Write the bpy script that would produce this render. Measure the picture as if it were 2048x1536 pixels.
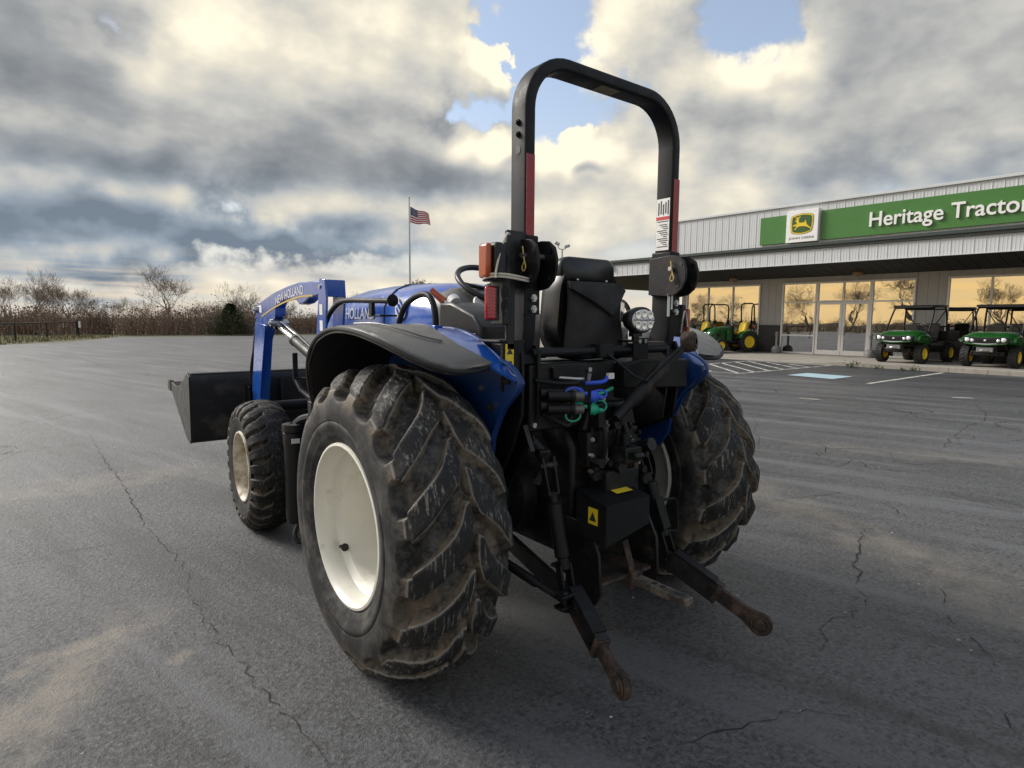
import bpy, bmesh, math, random
import numpy as np
from mathutils import Vector, Matrix
R = math.radians
S = bpy.context.scene
COL = S.collection
for o in list(bpy.data.objects):
    bpy.data.objects.remove(o, do_unlink=True)

# ------------------------------------------------------------------ camera
CAM = np.array([-1.986, -2.334, 1.48])
YAW, PIT, ROL, FPX = .655, -.106, .0077, 1213.0      # photo is 2048 px wide
_fw = np.array([math.sin(YAW)*math.cos(PIT), math.cos(YAW)*math.cos(PIT), math.sin(PIT)])
_rt = np.array([math.cos(YAW), -math.sin(YAW), 0.0])
_up = np.cross(_rt, _fw)
_rt, _up = _rt*math.cos(ROL)+_up*math.sin(ROL), -_rt*math.sin(ROL)+_up*math.cos(ROL)
cd = bpy.data.cameras.new('camera')
cd.sensor_width = 36.0
cd.lens = FPX/2048*36.0
cd.clip_start = .05
cd.clip_end = 3000
cam = bpy.data.objects.new('camera', cd)
COL.objects.link(cam)
m = Matrix.Identity(4)
for i in range(3):
    m[i][0] = _rt[i]; m[i][1] = _up[i]; m[i][2] = -_fw[i]; m[i][3] = CAM[i]
cam.matrix_world = m
S.camera = cam
S.cycles.max_bounces = 6; S.cycles.diffuse_bounces = 2; S.cycles.glossy_bounces = 3; S.cycles.transmission_bounces = 4; S.cycles.transparent_max_bounces = 8

# a pixel of the photo gives a direction; a plane or surface it lies on gives the place
def _ray(px, py): return _fw*FPX+_rt*(px-1024)+_up*(768-py)
def _pl(px, py, ax, v):
    d = _ray(px, py)
    return CAM+d*((v-CAM[ax])/d[ax])
def atX(px, py, v): return _pl(px, py, 0, v)
def atY(px, py, v): return _pl(px, py, 1, v)
def atZ(px, py, v=0.0): return _pl(px, py, 2, v)

# ------------------------------------------------------------------ light
SUN_AZ = -R(28)        # from +Y (tractor forward) towards -X
SUN_EL = R(34)
S.view_settings.view_transform = 'Standard'
S.view_settings.look = 'None'
S.view_settings.gamma = 1
S.view_settings.use_curve_mapping = False
S.view_settings.exposure = EXPOSURE = 0.68
sd = bpy.data.lights.new('sun', 'SUN')
sd.energy = 2.3
sd.angle = R(22)
sd.color = (1.0, .95, .88)
sun = bpy.data.objects.new('sun', sd)
COL.objects.link(sun)
_sdir = Vector((math.sin(SUN_AZ)*math.cos(SUN_EL), math.cos(SUN_AZ)*math.cos(SUN_EL), math.sin(SUN_EL)))
sun.rotation_euler = (-_sdir).to_track_quat('-Z', 'Y').to_euler()

# ------------------------------------------------------------------ node helpers
class G:
    """small helper for building node trees"""
    def __init__(s, nt): s.nt = nt; s.n = nt.nodes; s.l = nt.links
    def node(s, t, **kw):
        n = s.n.new(t)
        for k, v in kw.items(): setattr(n, k, v)
        return n
    def put(s, sock, v):
        if v is None: return
        if isinstance(v, bpy.types.NodeSocket): s.l.new(v, sock)
        else:
            try: sock.default_value = v
            except Exception: sock.default_value = (*v, 1) if len(v) == 3 else v
    def m(s, op, a, b=None, c=None, clamp=False):
        n = s.node('ShaderNodeMath', operation=op, use_clamp=clamp)
        for i, v in enumerate((a, b, c)):
            if v is not None: s.put(n.inputs[i], v)
        return n.outputs[0]
    def add(s, a, b): return s.m('ADD', a, b)
    def sub(s, a, b): return s.m('SUBTRACT', a, b)
    def mul(s, a, b): return s.m('MULTIPLY', a, b)
    def v(s, op, a, b=None, sc=None):
        n = s.node('ShaderNodeVectorMath', operation=op)
        s.put(n.inputs[0], a)
        if b is not None: s.put(n.inputs[1], b)
        if sc is not None: s.put(n.inputs['Scale'], sc)
        return n.outputs['Value'] if op in ('DOT_PRODUCT', 'LENGTH', 'DISTANCE') else n.outputs[0]
    def xyz(s, a):
        n = s.node('ShaderNodeSeparateXYZ'); s.put(n.inputs[0], a); return n.outputs
    def cxyz(s, x, y, z):
        n = s.node('ShaderNodeCombineXYZ')
        for i, q in enumerate((x, y, z)): s.put(n.inputs[i], q)
        return n.outputs[0]
    def noise(s, vec, scale=5, detail=4, rough=.5, dist=0, out='Fac', lac=2.0):
        n = s.node('ShaderNodeTexNoise')
        if vec is not None: s.put(n.inputs['Vector'], vec)
        s.put(n.inputs['Scale'], scale); s.put(n.inputs['Detail'], detail)
        s.put(n.inputs['Roughness'], rough); s.put(n.inputs['Distortion'], dist)
        s.put(n.inputs['Lacunarity'], lac)
        return n.outputs[out]
    def voro(s, vec, scale=5, feature='F1', out='Distance', rnd=1):
        n = s.node('ShaderNodeTexVoronoi', feature=feature)
        if vec is not None: s.put(n.inputs['Vector'], vec)
        s.put(n.inputs['Scale'], scale); s.put(n.inputs['Randomness'], rnd)
        return n.outputs[out]
    def ss(s, v, a, b, o0=0.0, o1=1.0):
        n = s.node('ShaderNodeMapRange', interpolation_type='SMOOTHSTEP')
        for i, q in enumerate((v, a, b, o0, o1)): s.put(n.inputs[i], q)
        return n.outputs[0]
    def lin(s, v, a, b, o0=0.0, o1=1.0):
        n = s.node('ShaderNodeMapRange')
        for i, q in enumerate((v, a, b, o0, o1)): s.put(n.inputs[i], q)
        return n.outputs[0]
    def mix(s, f, a, b, mode='MIX'):
        n = s.node('ShaderNodeMix', data_type='RGBA', blend_type=mode)
        s.put(n.inputs[0], f); s.put(n.inputs[6], a); s.put(n.inputs[7], b)
        return n.outputs[2]
    def bump(s, h, strength=.3, dist=.01, normal=None):
        n = s.node('ShaderNodeBump')
        s.put(n.inputs['Strength'], strength); s.put(n.inputs['Distance'], dist); s.put(n.inputs['Height'], h)
        if normal is not None: s.put(n.inputs['Normal'], normal)
        return n.outputs[0]

# ------------------------------------------------------------------ sky: clear air of the sky texture with broken cloud before it
W = bpy.data.worlds.new('World')
S.world = W
W.use_nodes = True
W.cycles.sampling_method = 'MANUAL'
W.cycles.sample_map_resolution = 256
W.node_tree.nodes.clear()
#SKYBEGIN
# cloud banks: photo pixel, half width, half height, amount, (turn); negative = gap of clear sky
BANKS = [(60, 80, 260, 130, .45), (480, 150, 240, 130, .35), (760, 150, 220, 150, .5), (330, 325, 700, 55, .5),
         (1000, 315, 330, 45, .4), (1065, 90, 65, 90, -.7), (955, 235, 55, 40, -.5), (1190, 195, 100, 50, -.5),
         (1470, 50, 80, 60, -.7), (990, 120, 40, 60, .45), (1260, 70, 100, 100, .35), (1600, 260, 420, 80, .45),
         (1800, 90, 300, 160, .4), (220, 462, 240, 40, .6), (630, 478, 190, 30, .7), (1150, 420, 350, 60, .25),
         (245, 65, 60, 50, -.35), (450, 425, 45, 30, -.3), (1190, 243, 35, 18, .45), (1000, 262, 40, 20, .4), (500, 400, 500, 30, .15)]
LIGHTS = [(740, 50, 200, 90, .30), (420, 80, 90, 90, .28), (990, 120, 60, 70, .40), (1260, 70, 90, 90, .28), (1500, 350, 320, 60, .30), (640, 190, 260, 80, .06), (1700, 120, 300, 120, -.05),
          (50, 70, 170, 110, -.36), (450, 330, 650, 38, -.22), (1000, 310, 350, 40, -.16), (220, 470, 300, 44, -.50), (640, 484, 180, 34, -.55), (400, 550, 700, 30, .2),
          (1470, 130, 90, 40, .25), (1650, 250, 320, 50, -.16), (1900, 130, 300, 110, -.12), (450, 395, 520, 24, .34), (1000, 400, 300, 40, .12), (100, 395, 200, 30, -.15), (1190, 240, 40, 18, .3)]
def _azel(px, py):
    d = _ray(px, py); d = d/np.linalg.norm(d)
    return math.atan2(d[0], d[1]), math.asin(d[2])

def cloud_group(name, full):
  global g, D, dx, dy, dz, az, el
  dg = bpy.data.node_groups.new(name, 'ShaderNodeTree')
  dg.interface.new_socket('Vector', in_out='INPUT', socket_type='NodeSocketVector')
  dg.interface.new_socket('Density', in_out='OUTPUT', socket_type='NodeSocketFloat')
  g = G(dg)
  gi = g.node('NodeGroupInput'); go = g.node('NodeGroupOutput')
  D = gi.outputs[0]
  dx, dy, dz = g.xyz(D)
  az = g.m('ARCTAN2', dx, dy)
  el = g.m('ARCSINE', dz)
  zc_ = g.m('MAXIMUM', g.add(dz, .10), .06)
  plane = g.v('SCALE', D, sc=g.m('DIVIDE', 1.0, zc_))
  px_, py_, pz_ = g.xyz(plane)
  pl3 = g.cxyz(px_, py_, 0.0)
  big = g.noise(g.v('ADD', pl3, (3.1, 1.7, 0)), .55, 2, .5)
  det = g.noise(g.v('MULTIPLY', D, (1, 1, 1.9)), 4.6, 7 if full else 4, .59)
  fine = g.noise(D, 19, 2, .6) if full else .5
  # warp used for the cloud banks so that their edges billow
  wx = g.noise(D, 7.0, 5 if full else 2, .60, 0, 'Color')
  wxx, wxy, wxz = g.xyz(wx)
  azw = g.add(az, g.mul(g.sub(wxx, .5), .30))
  elw = g.add(el, g.mul(g.sub(wxy, .5), .17))
  def bank(acc, px, py, rx, ry, amp, rot=0):
      a0, e0 = _azel(px, py)
      a = g.sub(azw, a0); e = g.sub(elw, e0)
      ra, re = rx/FPX*.9, ry/FPX
      if rot:
          c, s_ = math.cos(rot), math.sin(rot)
          a, e = g.add(g.mul(a, c), g.mul(e, s_)), g.sub(g.mul(e, c), g.mul(a, s_))
      a = g.mul(a, 1/ra); e = g.mul(e, 1/re)
      q = g.m('MULTIPLY_ADD', a, a, g.mul(e, e))
      val = g.mul(g.m('POWER', .3679, q), amp)
      return val if acc is None else g.add(acc, val)
  acc = None
  for b in (BANKS if full else [q for q in BANKS if abs(q[4]) >= .35]): acc = bank(acc, *b)
  dens = g.add(g.add(g.mul(g.sub(big, .5), .9), g.mul(g.sub(det, .5), 1.0)), g.mul(g.sub(fine, .5), .18))
  dens = g.add(g.add(dens, acc), .12)
  g.l.new(dens, go.inputs[0])
  return dg
DG0, DG1 = cloud_group('cloud_density', True), cloud_group('cloud_density_soft', False)
g = G(W.node_tree)
tc = g.node('ShaderNodeTexCoord').outputs['Generated']
D = g.v('NORMALIZE', tc)
dx, dy, dz = g.xyz(D)
el = g.m('ARCSINE', dz)
az = g.m('ARCTAN2', dx, dy)
def dens_at(vec, grp):
    n = g.node('ShaderNodeGroup'); n.node_tree = grp
    g.put(n.inputs[0], vec); return n.outputs[0]
d0 = dens_at(D, DG0)
d1 = dens_at(g.v('NORMALIZE', g.v('ADD', D, (-.015, .012, .045))), DG1)
sky = g.node('ShaderNodeTexSky', sky_type='NISHITA', sun_disc=False)
sky.sun_elevation = SUN_EL
sky.sun_rotation = SUN_AZ
sky.air_density = 1.0; sky.dust_density = 1.5; sky.ozone_density = 1.0
blue = g.mix(g.ss(el, .36, .03, .22, .94), g.v('SCALE', sky.outputs[0], sc=1.25), (4.6, 4.5, 4.2, 1))
alpha = g.ss(d0, .0, .28)
# cloud shading: tops towards the light are bright, thick undersides dark
lit = g.add(g.mul(g.sub(d0, d1), 1.15), g.lin(d0, .2, 1.0, .60, .30))
ln = g.noise(g.v('ADD', D, (4, 2, 1)), 3.2, 2, .6)
lit = g.add(lit, g.mul(g.sub(ln, .5), .26))
acc = None
for (px, py, rx, ry, amp) in LIGHTS:
    a0, e0 = _azel(px, py)
    a = g.mul(g.sub(az, a0), FPX/rx); e = g.mul(g.sub(el, e0), FPX/ry)
    q = g.m('MULTIPLY_ADD', a, a, g.mul(e, e))
    v_ = g.mul(g.m('POWER', .3679, q), amp)
    acc = v_ if acc is None else g.add(acc, v_)
lit = g.m('ADD', lit, acc, clamp=True)
ramp = g.node('ShaderNodeValToRGB')
cr = ramp.color_ramp
K = 10.0            # background strength is 0.1
stops = [(0.0, (.135, .148, .162)), (.25, (.222, .231, .238)), (.5, (.36, .357, .338)), (.74, (.50, .472, .40)), (1.0, (.70, .64, .505))]
while len(cr.elements) < len(stops): cr.elements.new(.5)
for e_, (p_, c_) in zip(cr.elements, stops):
    e_.position = p_; e_.color = (*c_, 1)
g.put(ramp.inputs[0], lit)
cloud = g.v('SCALE', ramp.outputs[0], sc=K)
cloud = g.v('MULTIPLY', cloud, g.mix(g.mul(g.ss(el, .26, .10), g.ss(lit, .62, .25)), (1, 1, 1, 1), (.86, 1.0, 1.16, 1)))
col = g.mix(alpha, blue, cloud)
# low warm band of evening light all round, strongest towards the sun's side
toward = g.v('DOT_PRODUCT', D, (math.sin(SUN_AZ-.96), math.cos(SUN_AZ-.96), 0))
he = g.m('DIVIDE', g.sub(el, .026), g.ss(toward, .55, 1.0, .046, .16))
hz = g.m('POWER', .3679, g.mul(he, he))
warm = g.mix(g.ss(toward, .2, 1.0), (5.6, 4.7, 3.6, 1), (11.0, 7.4, 3.0, 1))
streak = g.noise(g.v('MULTIPLY', D, (2.5, 2.5, 34)), 2.2, 4, .6)
hzf = g.mul(hz, g.mul(g.m('MAXIMUM', g.ss(streak, .34, .60), g.ss(toward, .6, 1.0, 0, .85)), g.lin(toward, -.2, 1, .55, .95)))
col = g.mix(hzf, col, warm)
bgn = g.node('ShaderNodeBackground')
g.put(bgn.inputs[0], col)
bgn.inputs[1].default_value = .1
out = g.node('ShaderNodeOutputWorld')
g.l.new(bgn.outputs[0], out.inputs[0])
#SKYEND
# ------------------------------------------------------------------ mesh helpers
def basis(d, ref=(0, 0, 1)):
    d = Vector(d).normalized(); r = Vector(ref)
    if abs(d.dot(r)) > .97: r = Vector((1, 0, 0)) if abs(d.x) < .9 else Vector((0, 1, 0))
    a = d.cross(r).normalized(); b = a.cross(d).normalized()
    return d, a, b

class MB:
    """collects shapes into one mesh"""
    def __init__(s): s.v = []; s.f = []
    def raw(s, vs, fs):
        k = len(s.v); s.v += [tuple(p) for p in vs]; s.f += [tuple(i+k for i in f) for f in fs]; return s
    def box(s, lo, hi, M=None):
        (a, b, c), (d, e, f) = lo, hi
        vs = [(a, b, c), (d, b, c), (d, e, c), (a, e, c), (a, b, f), (d, b, f), (d, e, f), (a, e, f)]
        if M is not None: vs = [tuple(M @ Vector(p)) for p in vs]
        return s.raw(vs, [(3, 2, 1, 0), (4, 5, 6, 7), (0, 1, 5, 4), (1, 2, 6, 5), (2, 3, 7, 6), (3, 0, 4, 7)])
    def bar(s, p, q, w, h, ref=(0, 0, 1)):
        p, q = Vector(p), Vector(q); d, a, b = basis(q-p, ref); vs = []
        for c in (p, q):
            for x, y in ((-1, -1), (1, -1), (1, 1), (-1, 1)): vs.append(c+a*(x*w/2)+b*(y*h/2))
        return s.raw(vs, [(0, 1, 2, 3), (7, 6, 5, 4), (0, 4, 5, 1), (1, 5, 6, 2), (2, 6, 7, 3), (3, 7, 4, 0)])
    def cyl(s, p, q, r, n=16, r2=None, cap=True):
        return s.tube([p, q], [r, r if r2 is None else r2], n, cap)
    def tube(s, pts, r, n=10, cap=True, closed=False):
        P = [Vector(p) for p in pts]; m_ = len(P)
        rs = r if isinstance(r, (list, tuple)) else [r]*m_
        tang = []
        for i in range(m_):
            a = P[i-1] if (i or closed) else P[0]; b = P[(i+1) % m_] if (i < m_-1 or closed) else P[-1]
            t = (b-a); tang.append(t.normalized() if t.length > 1e-9 else Vector((0, 0, 1)))
        _, u, w = basis(tang[0]); vs = []
        for i in range(m_):
            u = (u-tang[i]*u.dot(tang[i])).normalized(); w = tang[i].cross(u)
            for k in range(n):
                t = 2*math.pi*k/n; vs.append(P[i]+(u*math.cos(t)+w*math.sin(t))*rs[i])
        fs = []
        for i in range(m_ if closed else m_-1):
            a, b = i*n, ((i+1) % m_)*n
            for k in range(n): fs.append((a+k, a+(k+1) % n, b+(k+1) % n, b+k))
        if cap and not closed: fs += [tuple(range(n-1, -1, -1)), tuple(range((m_-1)*n, m_*n))]
        return s.raw(vs, fs)
    def sweep(s, pts, sec, ref, cap=True, closed=False):
        """sweep a 2-d section (a, b) along a planar path; ref = normal of the path's plane = section axis b"""
        P = [Vector(p) for p in pts]; m_ = len(P); n = len(sec); ref = Vector(ref).normalized(); vs = []
        for i in range(m_):
            a = P[i-1] if (i or closed) else P[0]; b = P[(i+1) % m_] if (i < m_-1 or closed) else P[-1]
            t = (b-a).normalized(); side = t.cross(ref).normalized()
            k = 1.0
            if 0 < i < m_-1 or closed:
                t1 = (P[i]-P[i-1]).normalized(); k = 1/max(.5, math.cos(math.acos(max(-1, min(1, t1.dot(t))))))
            for (x, y) in sec: vs.append(P[i]+side*x*k+ref*y)
        fs = []
        for i in range(m_ if closed else m_-1):
            a, b = i*n, ((i+1) % m_)*n
            for k in range(n): fs.append((a+k, a+(k+1) % n, b+(k+1) % n, b+k))
        if cap and not closed: fs += [tuple(range(n-1, -1, -1)), tuple(range((m_-1)*n, m_*n))]
        return s.raw(vs, fs)
    def prism(s, poly, ax, v0, v1):
        """polygon in the two other axes (in order), extruded along axis ax"""
        def put(a, b, v): return (v, a, b) if ax == 'x' else ((a, v, b) if ax == 'y' else (a, b, v))
        n = len(poly); vs = [put(a, b, v0) for a, b in poly]+[put(a, b, v1) for a, b in poly]
        fs = [tuple(range(n-1, -1, -1)), tuple(range(n, 2*n))]+[(i, (i+1) % n, n+(i+1) % n, n+i) for i in range(n)]
        return s.raw(vs, fs)
    def lathe(s, prof, c=(0, 0, 0), ax=(0, 0, 1), n=32, a0=0, a1=2*math.pi):
        d, u, w = basis(ax); c = Vector(c); vs = []; full = abs(a1-a0-2*math.pi) < 1e-6
        k = n if full else n+1; m_ = len(prof)
        for j in range(k):
            t = a0+(a1-a0)*j/n; e = u*math.cos(t)+w*math.sin(t)
            for (h, r) in prof: vs.append(c+d*h+e*r)
        fs = []
        for j in range(n):
            p, q = j*m_, ((j+1) % k)*m_
            for i in range(m_-1): fs.append((p+i, q+i, q+i+1, p+i+1))
        return s.raw(vs, fs)
    def loft(s, rings, cap=True, closed=True):
        n = len(rings[0]); vs = [p for r in rings for p in r]; fs = []
        for i in range(len(rings)-1):
            for k in range(n if closed else n-1):
                fs.append((i*n+k, i*n+(k+1) % n, (i+1)*n+(k+1) % n, (i+1)*n+k))
        if cap: fs += [tuple(range(n-1, -1, -1)), tuple(range((len(rings)-1)*n, len(rings)*n))]
        return s.raw(vs, fs)
    def ell(s, c, r, n=12, m_=8):
        prof = []
        vs = []; fs = []
        for i in range(m_+1):
            ph = math.pi*i/m_
            for k in range(n):
                t = 2*math.pi*k/n
                vs.append((c[0]+r[0]*math.sin(ph)*math.cos(t), c[1]+r[1]*math.sin(ph)*math.sin(t), c[2]+r[2]*math.cos(ph)))
        for i in range(m_):
            for k in range(n): fs.append((i*n+k, (i+1)*n+k, (i+1)*n+(k+1) % n, i*n+(k+1) % n))
        return s.raw(vs, fs)
    def xf(s, M):
        s.v = [tuple(M @ Vector(p)) for p in s.v]; return s
    def mesh(s, name, smooth=40):
        me = bpy.data.meshes.new(name); me.from_pydata(s.v, [], s.f)
        bm = bmesh.new(); bm.from_mesh(me)
        bmesh.ops.recalc_face_normals(bm, faces=bm.faces); bm.to_mesh(me); bm.free()
        if smooth:
            me.polygons.foreach_set('use_smooth', [True]*len(me.polygons)); me.set_sharp_from_angle(angle=R(smooth))
        return me
    def obj(s, name, mat, parent=None, smooth=40, bevel=0, seg=2):
        me = s.mesh(name, smooth)
        if mat: me.materials.append(mat)
        o = link(name, me, parent)
        if bevel:
            b = o.modifiers.new('bevel', 'BEVEL'); b.width = bevel; b.segments = seg; b.limit_method = 'ANGLE'; b.angle_limit = R(35)
            b.harden_normals = False
        return o

def link(name, me, parent=None, loc=None):
    o = bpy.data.objects.new(name, me); COL.objects.link(o)
    if parent is not None: o.parent = parent
    if loc is not None: o.location = loc
    return o
def empty(name, loc=(0, 0, 0), rz=0, parent=None):
    o = bpy.data.objects.new(name, None); COL.objects.link(o)
    o.location = loc; o.rotation_euler = (0, 0, rz); o.empty_display_size = .2
    if parent is not None: o.parent = parent
    return o
def tag(o, label, cat, group=None):
    o['label'] = label; o['category'] = cat
    if group: o['group'] = group
    return o
def struct(o): o['kind'] = 'structure'; return o
def stuff(o): o['kind'] = 'stuff'; return o
def kids(o): return [c for c in COL.objects if c.parent == o]
def copy_tree(o, parent=None):
    c = o.copy(); COL.objects.link(c)
    if parent is not None: c.parent = parent
    for ch in kids(o): copy_tree(ch, c)
    return c
def text_mesh(body, size=1, ext=0.0, off=0.0, shear=0.0, res=4):
    cu = bpy.data.curves.new('lettering', 'FONT'); cu.body = body; cu.size = size; cu.extrude = ext; cu.offset = off
    cu.shear = shear; cu.resolution_u = res
    t = bpy.data.objects.new('lettering', cu); COL.objects.link(t)
    dgr = bpy.context.evaluated_depsgraph_get()
    me = bpy.data.meshes.new_from_object(t.evaluated_get(dgr))
    bpy.data.objects.remove(t, do_unlink=True); bpy.data.curves.remove(cu)
    return me
def fit_mesh(me, w, h=None):
    """scale a text mesh to width w (and height h), lower left corner at the origin"""
    co = np.empty(len(me.vertices)*3); me.vertices.foreach_get('co', co); co = co.reshape(-1, 3)
    mn, mx = co.min(0), co.max(0); k = w/(mx[0]-mn[0]); kh = k if h is None else h/(mx[1]-mn[1])
    co[:, 0] = (co[:, 0]-mn[0])*k; co[:, 1] = (co[:, 1]-mn[1])*kh
    me.vertices.foreach_set('co', co.ravel()); me.update(); return me
def rrect(w, h, r, n=4, cx=0, cy=0):
    pts = []
    for (x, y, a) in ((w/2-r, h/2-r, 0), (-w/2+r, h/2-r, 90), (-w/2+r, -h/2+r, 180), (w/2-r, -h/2+r, 270)):
        for k in range(n+1):
            t = R(a+90*k/n); pts.append((cx+x+r*math.cos(t), cy+y+r*math.sin(t)))
    return pts
def smooth_path(pts, n=6):
    """Catmull-Rom through the points"""
    P = [Vector(p) for p in pts]; out = []
    for i in range(len(P)-1):
        p0 = P[max(0, i-1)]; p1 = P[i]; p2 = P[i+1]; p3 = P[min(len(P)-1, i+2)]
        for k in range(n):
            t = k/n
            out.append(.5*((2*p1)+(p2-p0)*t+(2*p0-5*p1+4*p2-p3)*t*t+(3*p1-p0-3*p2+p3)*t**3))
    out.append(P[-1]); return out

# ------------------------------------------------------------------ materials
MATS = {}
def newmat(name):
    m_ = bpy.data.materials.new(name); m_.use_nodes = True; nt = m_.node_tree; nt.nodes.clear()
    g = G(nt); b = g.node('ShaderNodeBsdfPrincipled'); o = g.node('ShaderNodeOutputMaterial')
    g.l.new(b.outputs[0], o.inputs[0]); MATS[name] = m_
    return m_, g, b
def pm(name, col, rough=.5, metal=0, var=.12, vscale=6, dirt=None, bump=None, coat=0, spec=.5, edge=None):
    """painted / plain surface: colour with blotchy variation, optional dirt (colour, amount, scale), optional bump (scale, strength, dist)"""
    m_, g, b = newmat(name)
    tc = g.node('ShaderNodeTexCoord').outputs['Object']
    n1 = g.noise(tc, vscale, 5, .6)
    c = g.mix(g.lin(n1, .25, .75, 0, 1), tuple(x*(1-var) for x in col), tuple(min(1, x*(1+var)) for x in col))
    rg = g.lin(g.noise(tc, vscale*2.3, 4, .6), .3, .7, max(.02, rough-.1), min(1, rough+.1))
    if dirt:
        dc, amt, dsc = dirt
        d = g.mul(g.ss(g.noise(tc, dsc, 8, .68), .62-.25*amt, .80-.2*amt), min(1, .35+amt*.6))
        c = g.mix(d, c, (*dc, 1)); rg = g.add(rg, g.mul(d, .3))
    g.put(b.inputs['Base Color'], c); g.put(b.inputs['Roughness'], rg)
    b.inputs['Metallic'].default_value = metal; b.inputs['Coat Weight'].default_value = coat
    b.inputs['Coat Roughness'].default_value = .12
    b.inputs['Specular IOR Level'].default_value = spec
    if bump:
        g.put(b.inputs['Normal'], g.bump(g.noise(tc, bump[0], 5, .6), bump[1], bump[2]))
    return m_
def emis(name, col, st):
    m_, g, b = newmat(name); b.inputs['Base Color'].default_value = (*col, 1)
    return m_

BRN = (.16, .125, .09)
M_black = pm('black_paint', (.007, .0075, .0085), .52, spec=.26, dirt=((.045, .041, .037), .12, 7), bump=(60, .05, .002))
M_dull = pm('grimy_black_iron', (.0065, .0065, .007), .5, spec=.35, dirt=((.085, .068, .052), .36, 11), bump=(40, .2, .003))
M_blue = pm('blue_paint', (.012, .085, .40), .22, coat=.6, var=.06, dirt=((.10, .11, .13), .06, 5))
M_blueshade = pm('blue_paint_shaded', (.006, .036, .15), .45, var=.1, dirt=(BRN, .2, 9))  # fender blue darkened in the colour itself to look shaded
M_plast = pm('grey_fender_plastic', (.105, .102, .095), .36, var=.10, vscale=9, dirt=((.20, .185, .165), .35, 3), bump=(260, .22, .0015))
M_blkplast = pm('black_plastic', (.012, .012, .013), .45, spec=.4, dirt=((.10, .09, .08), .15, 8), bump=(300, .1, .001))
M_rim = pm('cream_rim_paint', (.74, .72, .63), .38, var=.05, dirt=((.36, .32, .25), .30, 8), coat=.1, bump=(30, .06, .003))
M_rimdirty = pm('muddy_cream_rim', (.62, .58, .47), .45, var=.06, dirt=((.25, .16, .08), .8, 9))
M_chrome = pm('chrome', (.62, .62, .63), .14, 1, var=.04)
M_bolt = pm('zinc_bolt', (.5, .5, .5), .35, .9, dirt=((.1, .08, .06), .2, 30))
M_rust = pm('rusty_iron', (.085, .05, .033), .7, var=.5, vscale=16, dirt=((.016, .0155, .015), .98, 12), bump=(70, .4, .003))
M_rusthalf = pm('chipped_black_iron', (.009, .009, .010), .5, spec=.4, dirt=((.11, .058, .034), .38, 8), bump=(60, .25, .002))
M_seat = pm('black_vinyl', (.011, .011, .012), .34, var=.1, bump=(220, .12, .001), dirt=((.04, .039, .037), .08, 4))
M_fabric = pm('black_fabric', (.022, .021, .021), .8, bump=(400, .3, .001), dirt=((.07, .066, .06), .25, 4))
M_red = pm('red_reflector', (.30, .012, .016), .3, var=.2, vscale=30, dirt=((.12, .03, .03), .3, 40))
M_redlens = pm('red_lens', (.42, .012, .03), .18, coat=.6, bump=(90, .2, .002))
M_orange = pm('amber_lens', (.36, .06, .010), .22, coat=.5, dirt=((.25, .06, .015), .3, 20))
M_yellow = pm('yellow_decal', (.80, .60, .03), .4, var=.05)
M_white = pm('white_decal', (.78, .78, .76), .45, var=.05)
M_ink = pm('dark_print', (.03, .03, .03), .5)
M_redink = pm('red_print', (.55, .03, .03), .5)
M_silver = pm('silver_lettering', (.72, .74, .77), .4, 0, var=.03)
M_bucket = pm('scuffed_bucket_steel', (.012, .012, .013), .5, dirt=((.085, .072, .058), .45, 4), bump=(30, .15, .003))
M_barrust = pm('worn_drawbar_iron', (.15, .125, .10), .6, var=.4, vscale=20, dirt=((.018, .017, .016), .7, 14), bump=(60, .3, .002))
M_gold = pm('gold_stripe', (.62, .45, .14), .35, .2, var=.05)
M_rope = pm('white_twine', (.62, .58, .48), .9, var=.2, vscale=60)
M_lamp = pm('lamp_reflector', (.75, .76, .77), .12, .8, var=.05)
M_capblue = pm('blue_rubber_cap', (.035, .10, .68), .4)
M_capgreen = pm('green_rubber_cap', (.012, .34, .20), .4)
M_grn = pm('green_machine_paint', (.009, .078, .011), .32, coat=.4, var=.08)
M_yel = pm('yellow_machine_paint', (.78, .55, .02), .4, var=.05)
M_tyreblk = pm('black_rubber', (.016, .016, .016), .75, dirt=((.06, .055, .048), .25, 14))
M_concrete = pm('concrete', (.30, .275, .235), .9, var=.16, vscale=1.3, dirt=((.16, .14, .115), .4, 4), bump=(120, .3, .003))
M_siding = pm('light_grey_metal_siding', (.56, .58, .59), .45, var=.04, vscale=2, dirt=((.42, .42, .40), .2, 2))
M_trim = pm('dark_green_grey_trim', (.035, .05, .05), .4)
M_wains = pm('charcoal_wainscot', (.035, .033, .034), .8, var=.3, vscale=30, bump=(60, .4, .006))
M_sidingshade = pm('siding_porch_shade', (.33, .325, .31), .5, var=.05, vscale=2)  # siding grey made darker, standing in for the porch shade
M_alu = pm('white_aluminium', (.66, .65, .62), .4, var=.04)
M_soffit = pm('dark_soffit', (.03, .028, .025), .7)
M_signgreen = pm('sign_green', (.050, .175, .035), .4, var=.06, vscale=1)
M_letter = pm('white_letter_plastic', (.80, .80, .78), .4, var=.03)
M_galv = pm('galvanised_steel', (.42, .43, .44), .45, .5, var=.1)
M_grey = pm('grey_plastic', (.17, .17, .165), .6, var=.12)
M_brown = pm('brown_lamp', (.22, .13, .07), .5)

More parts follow.
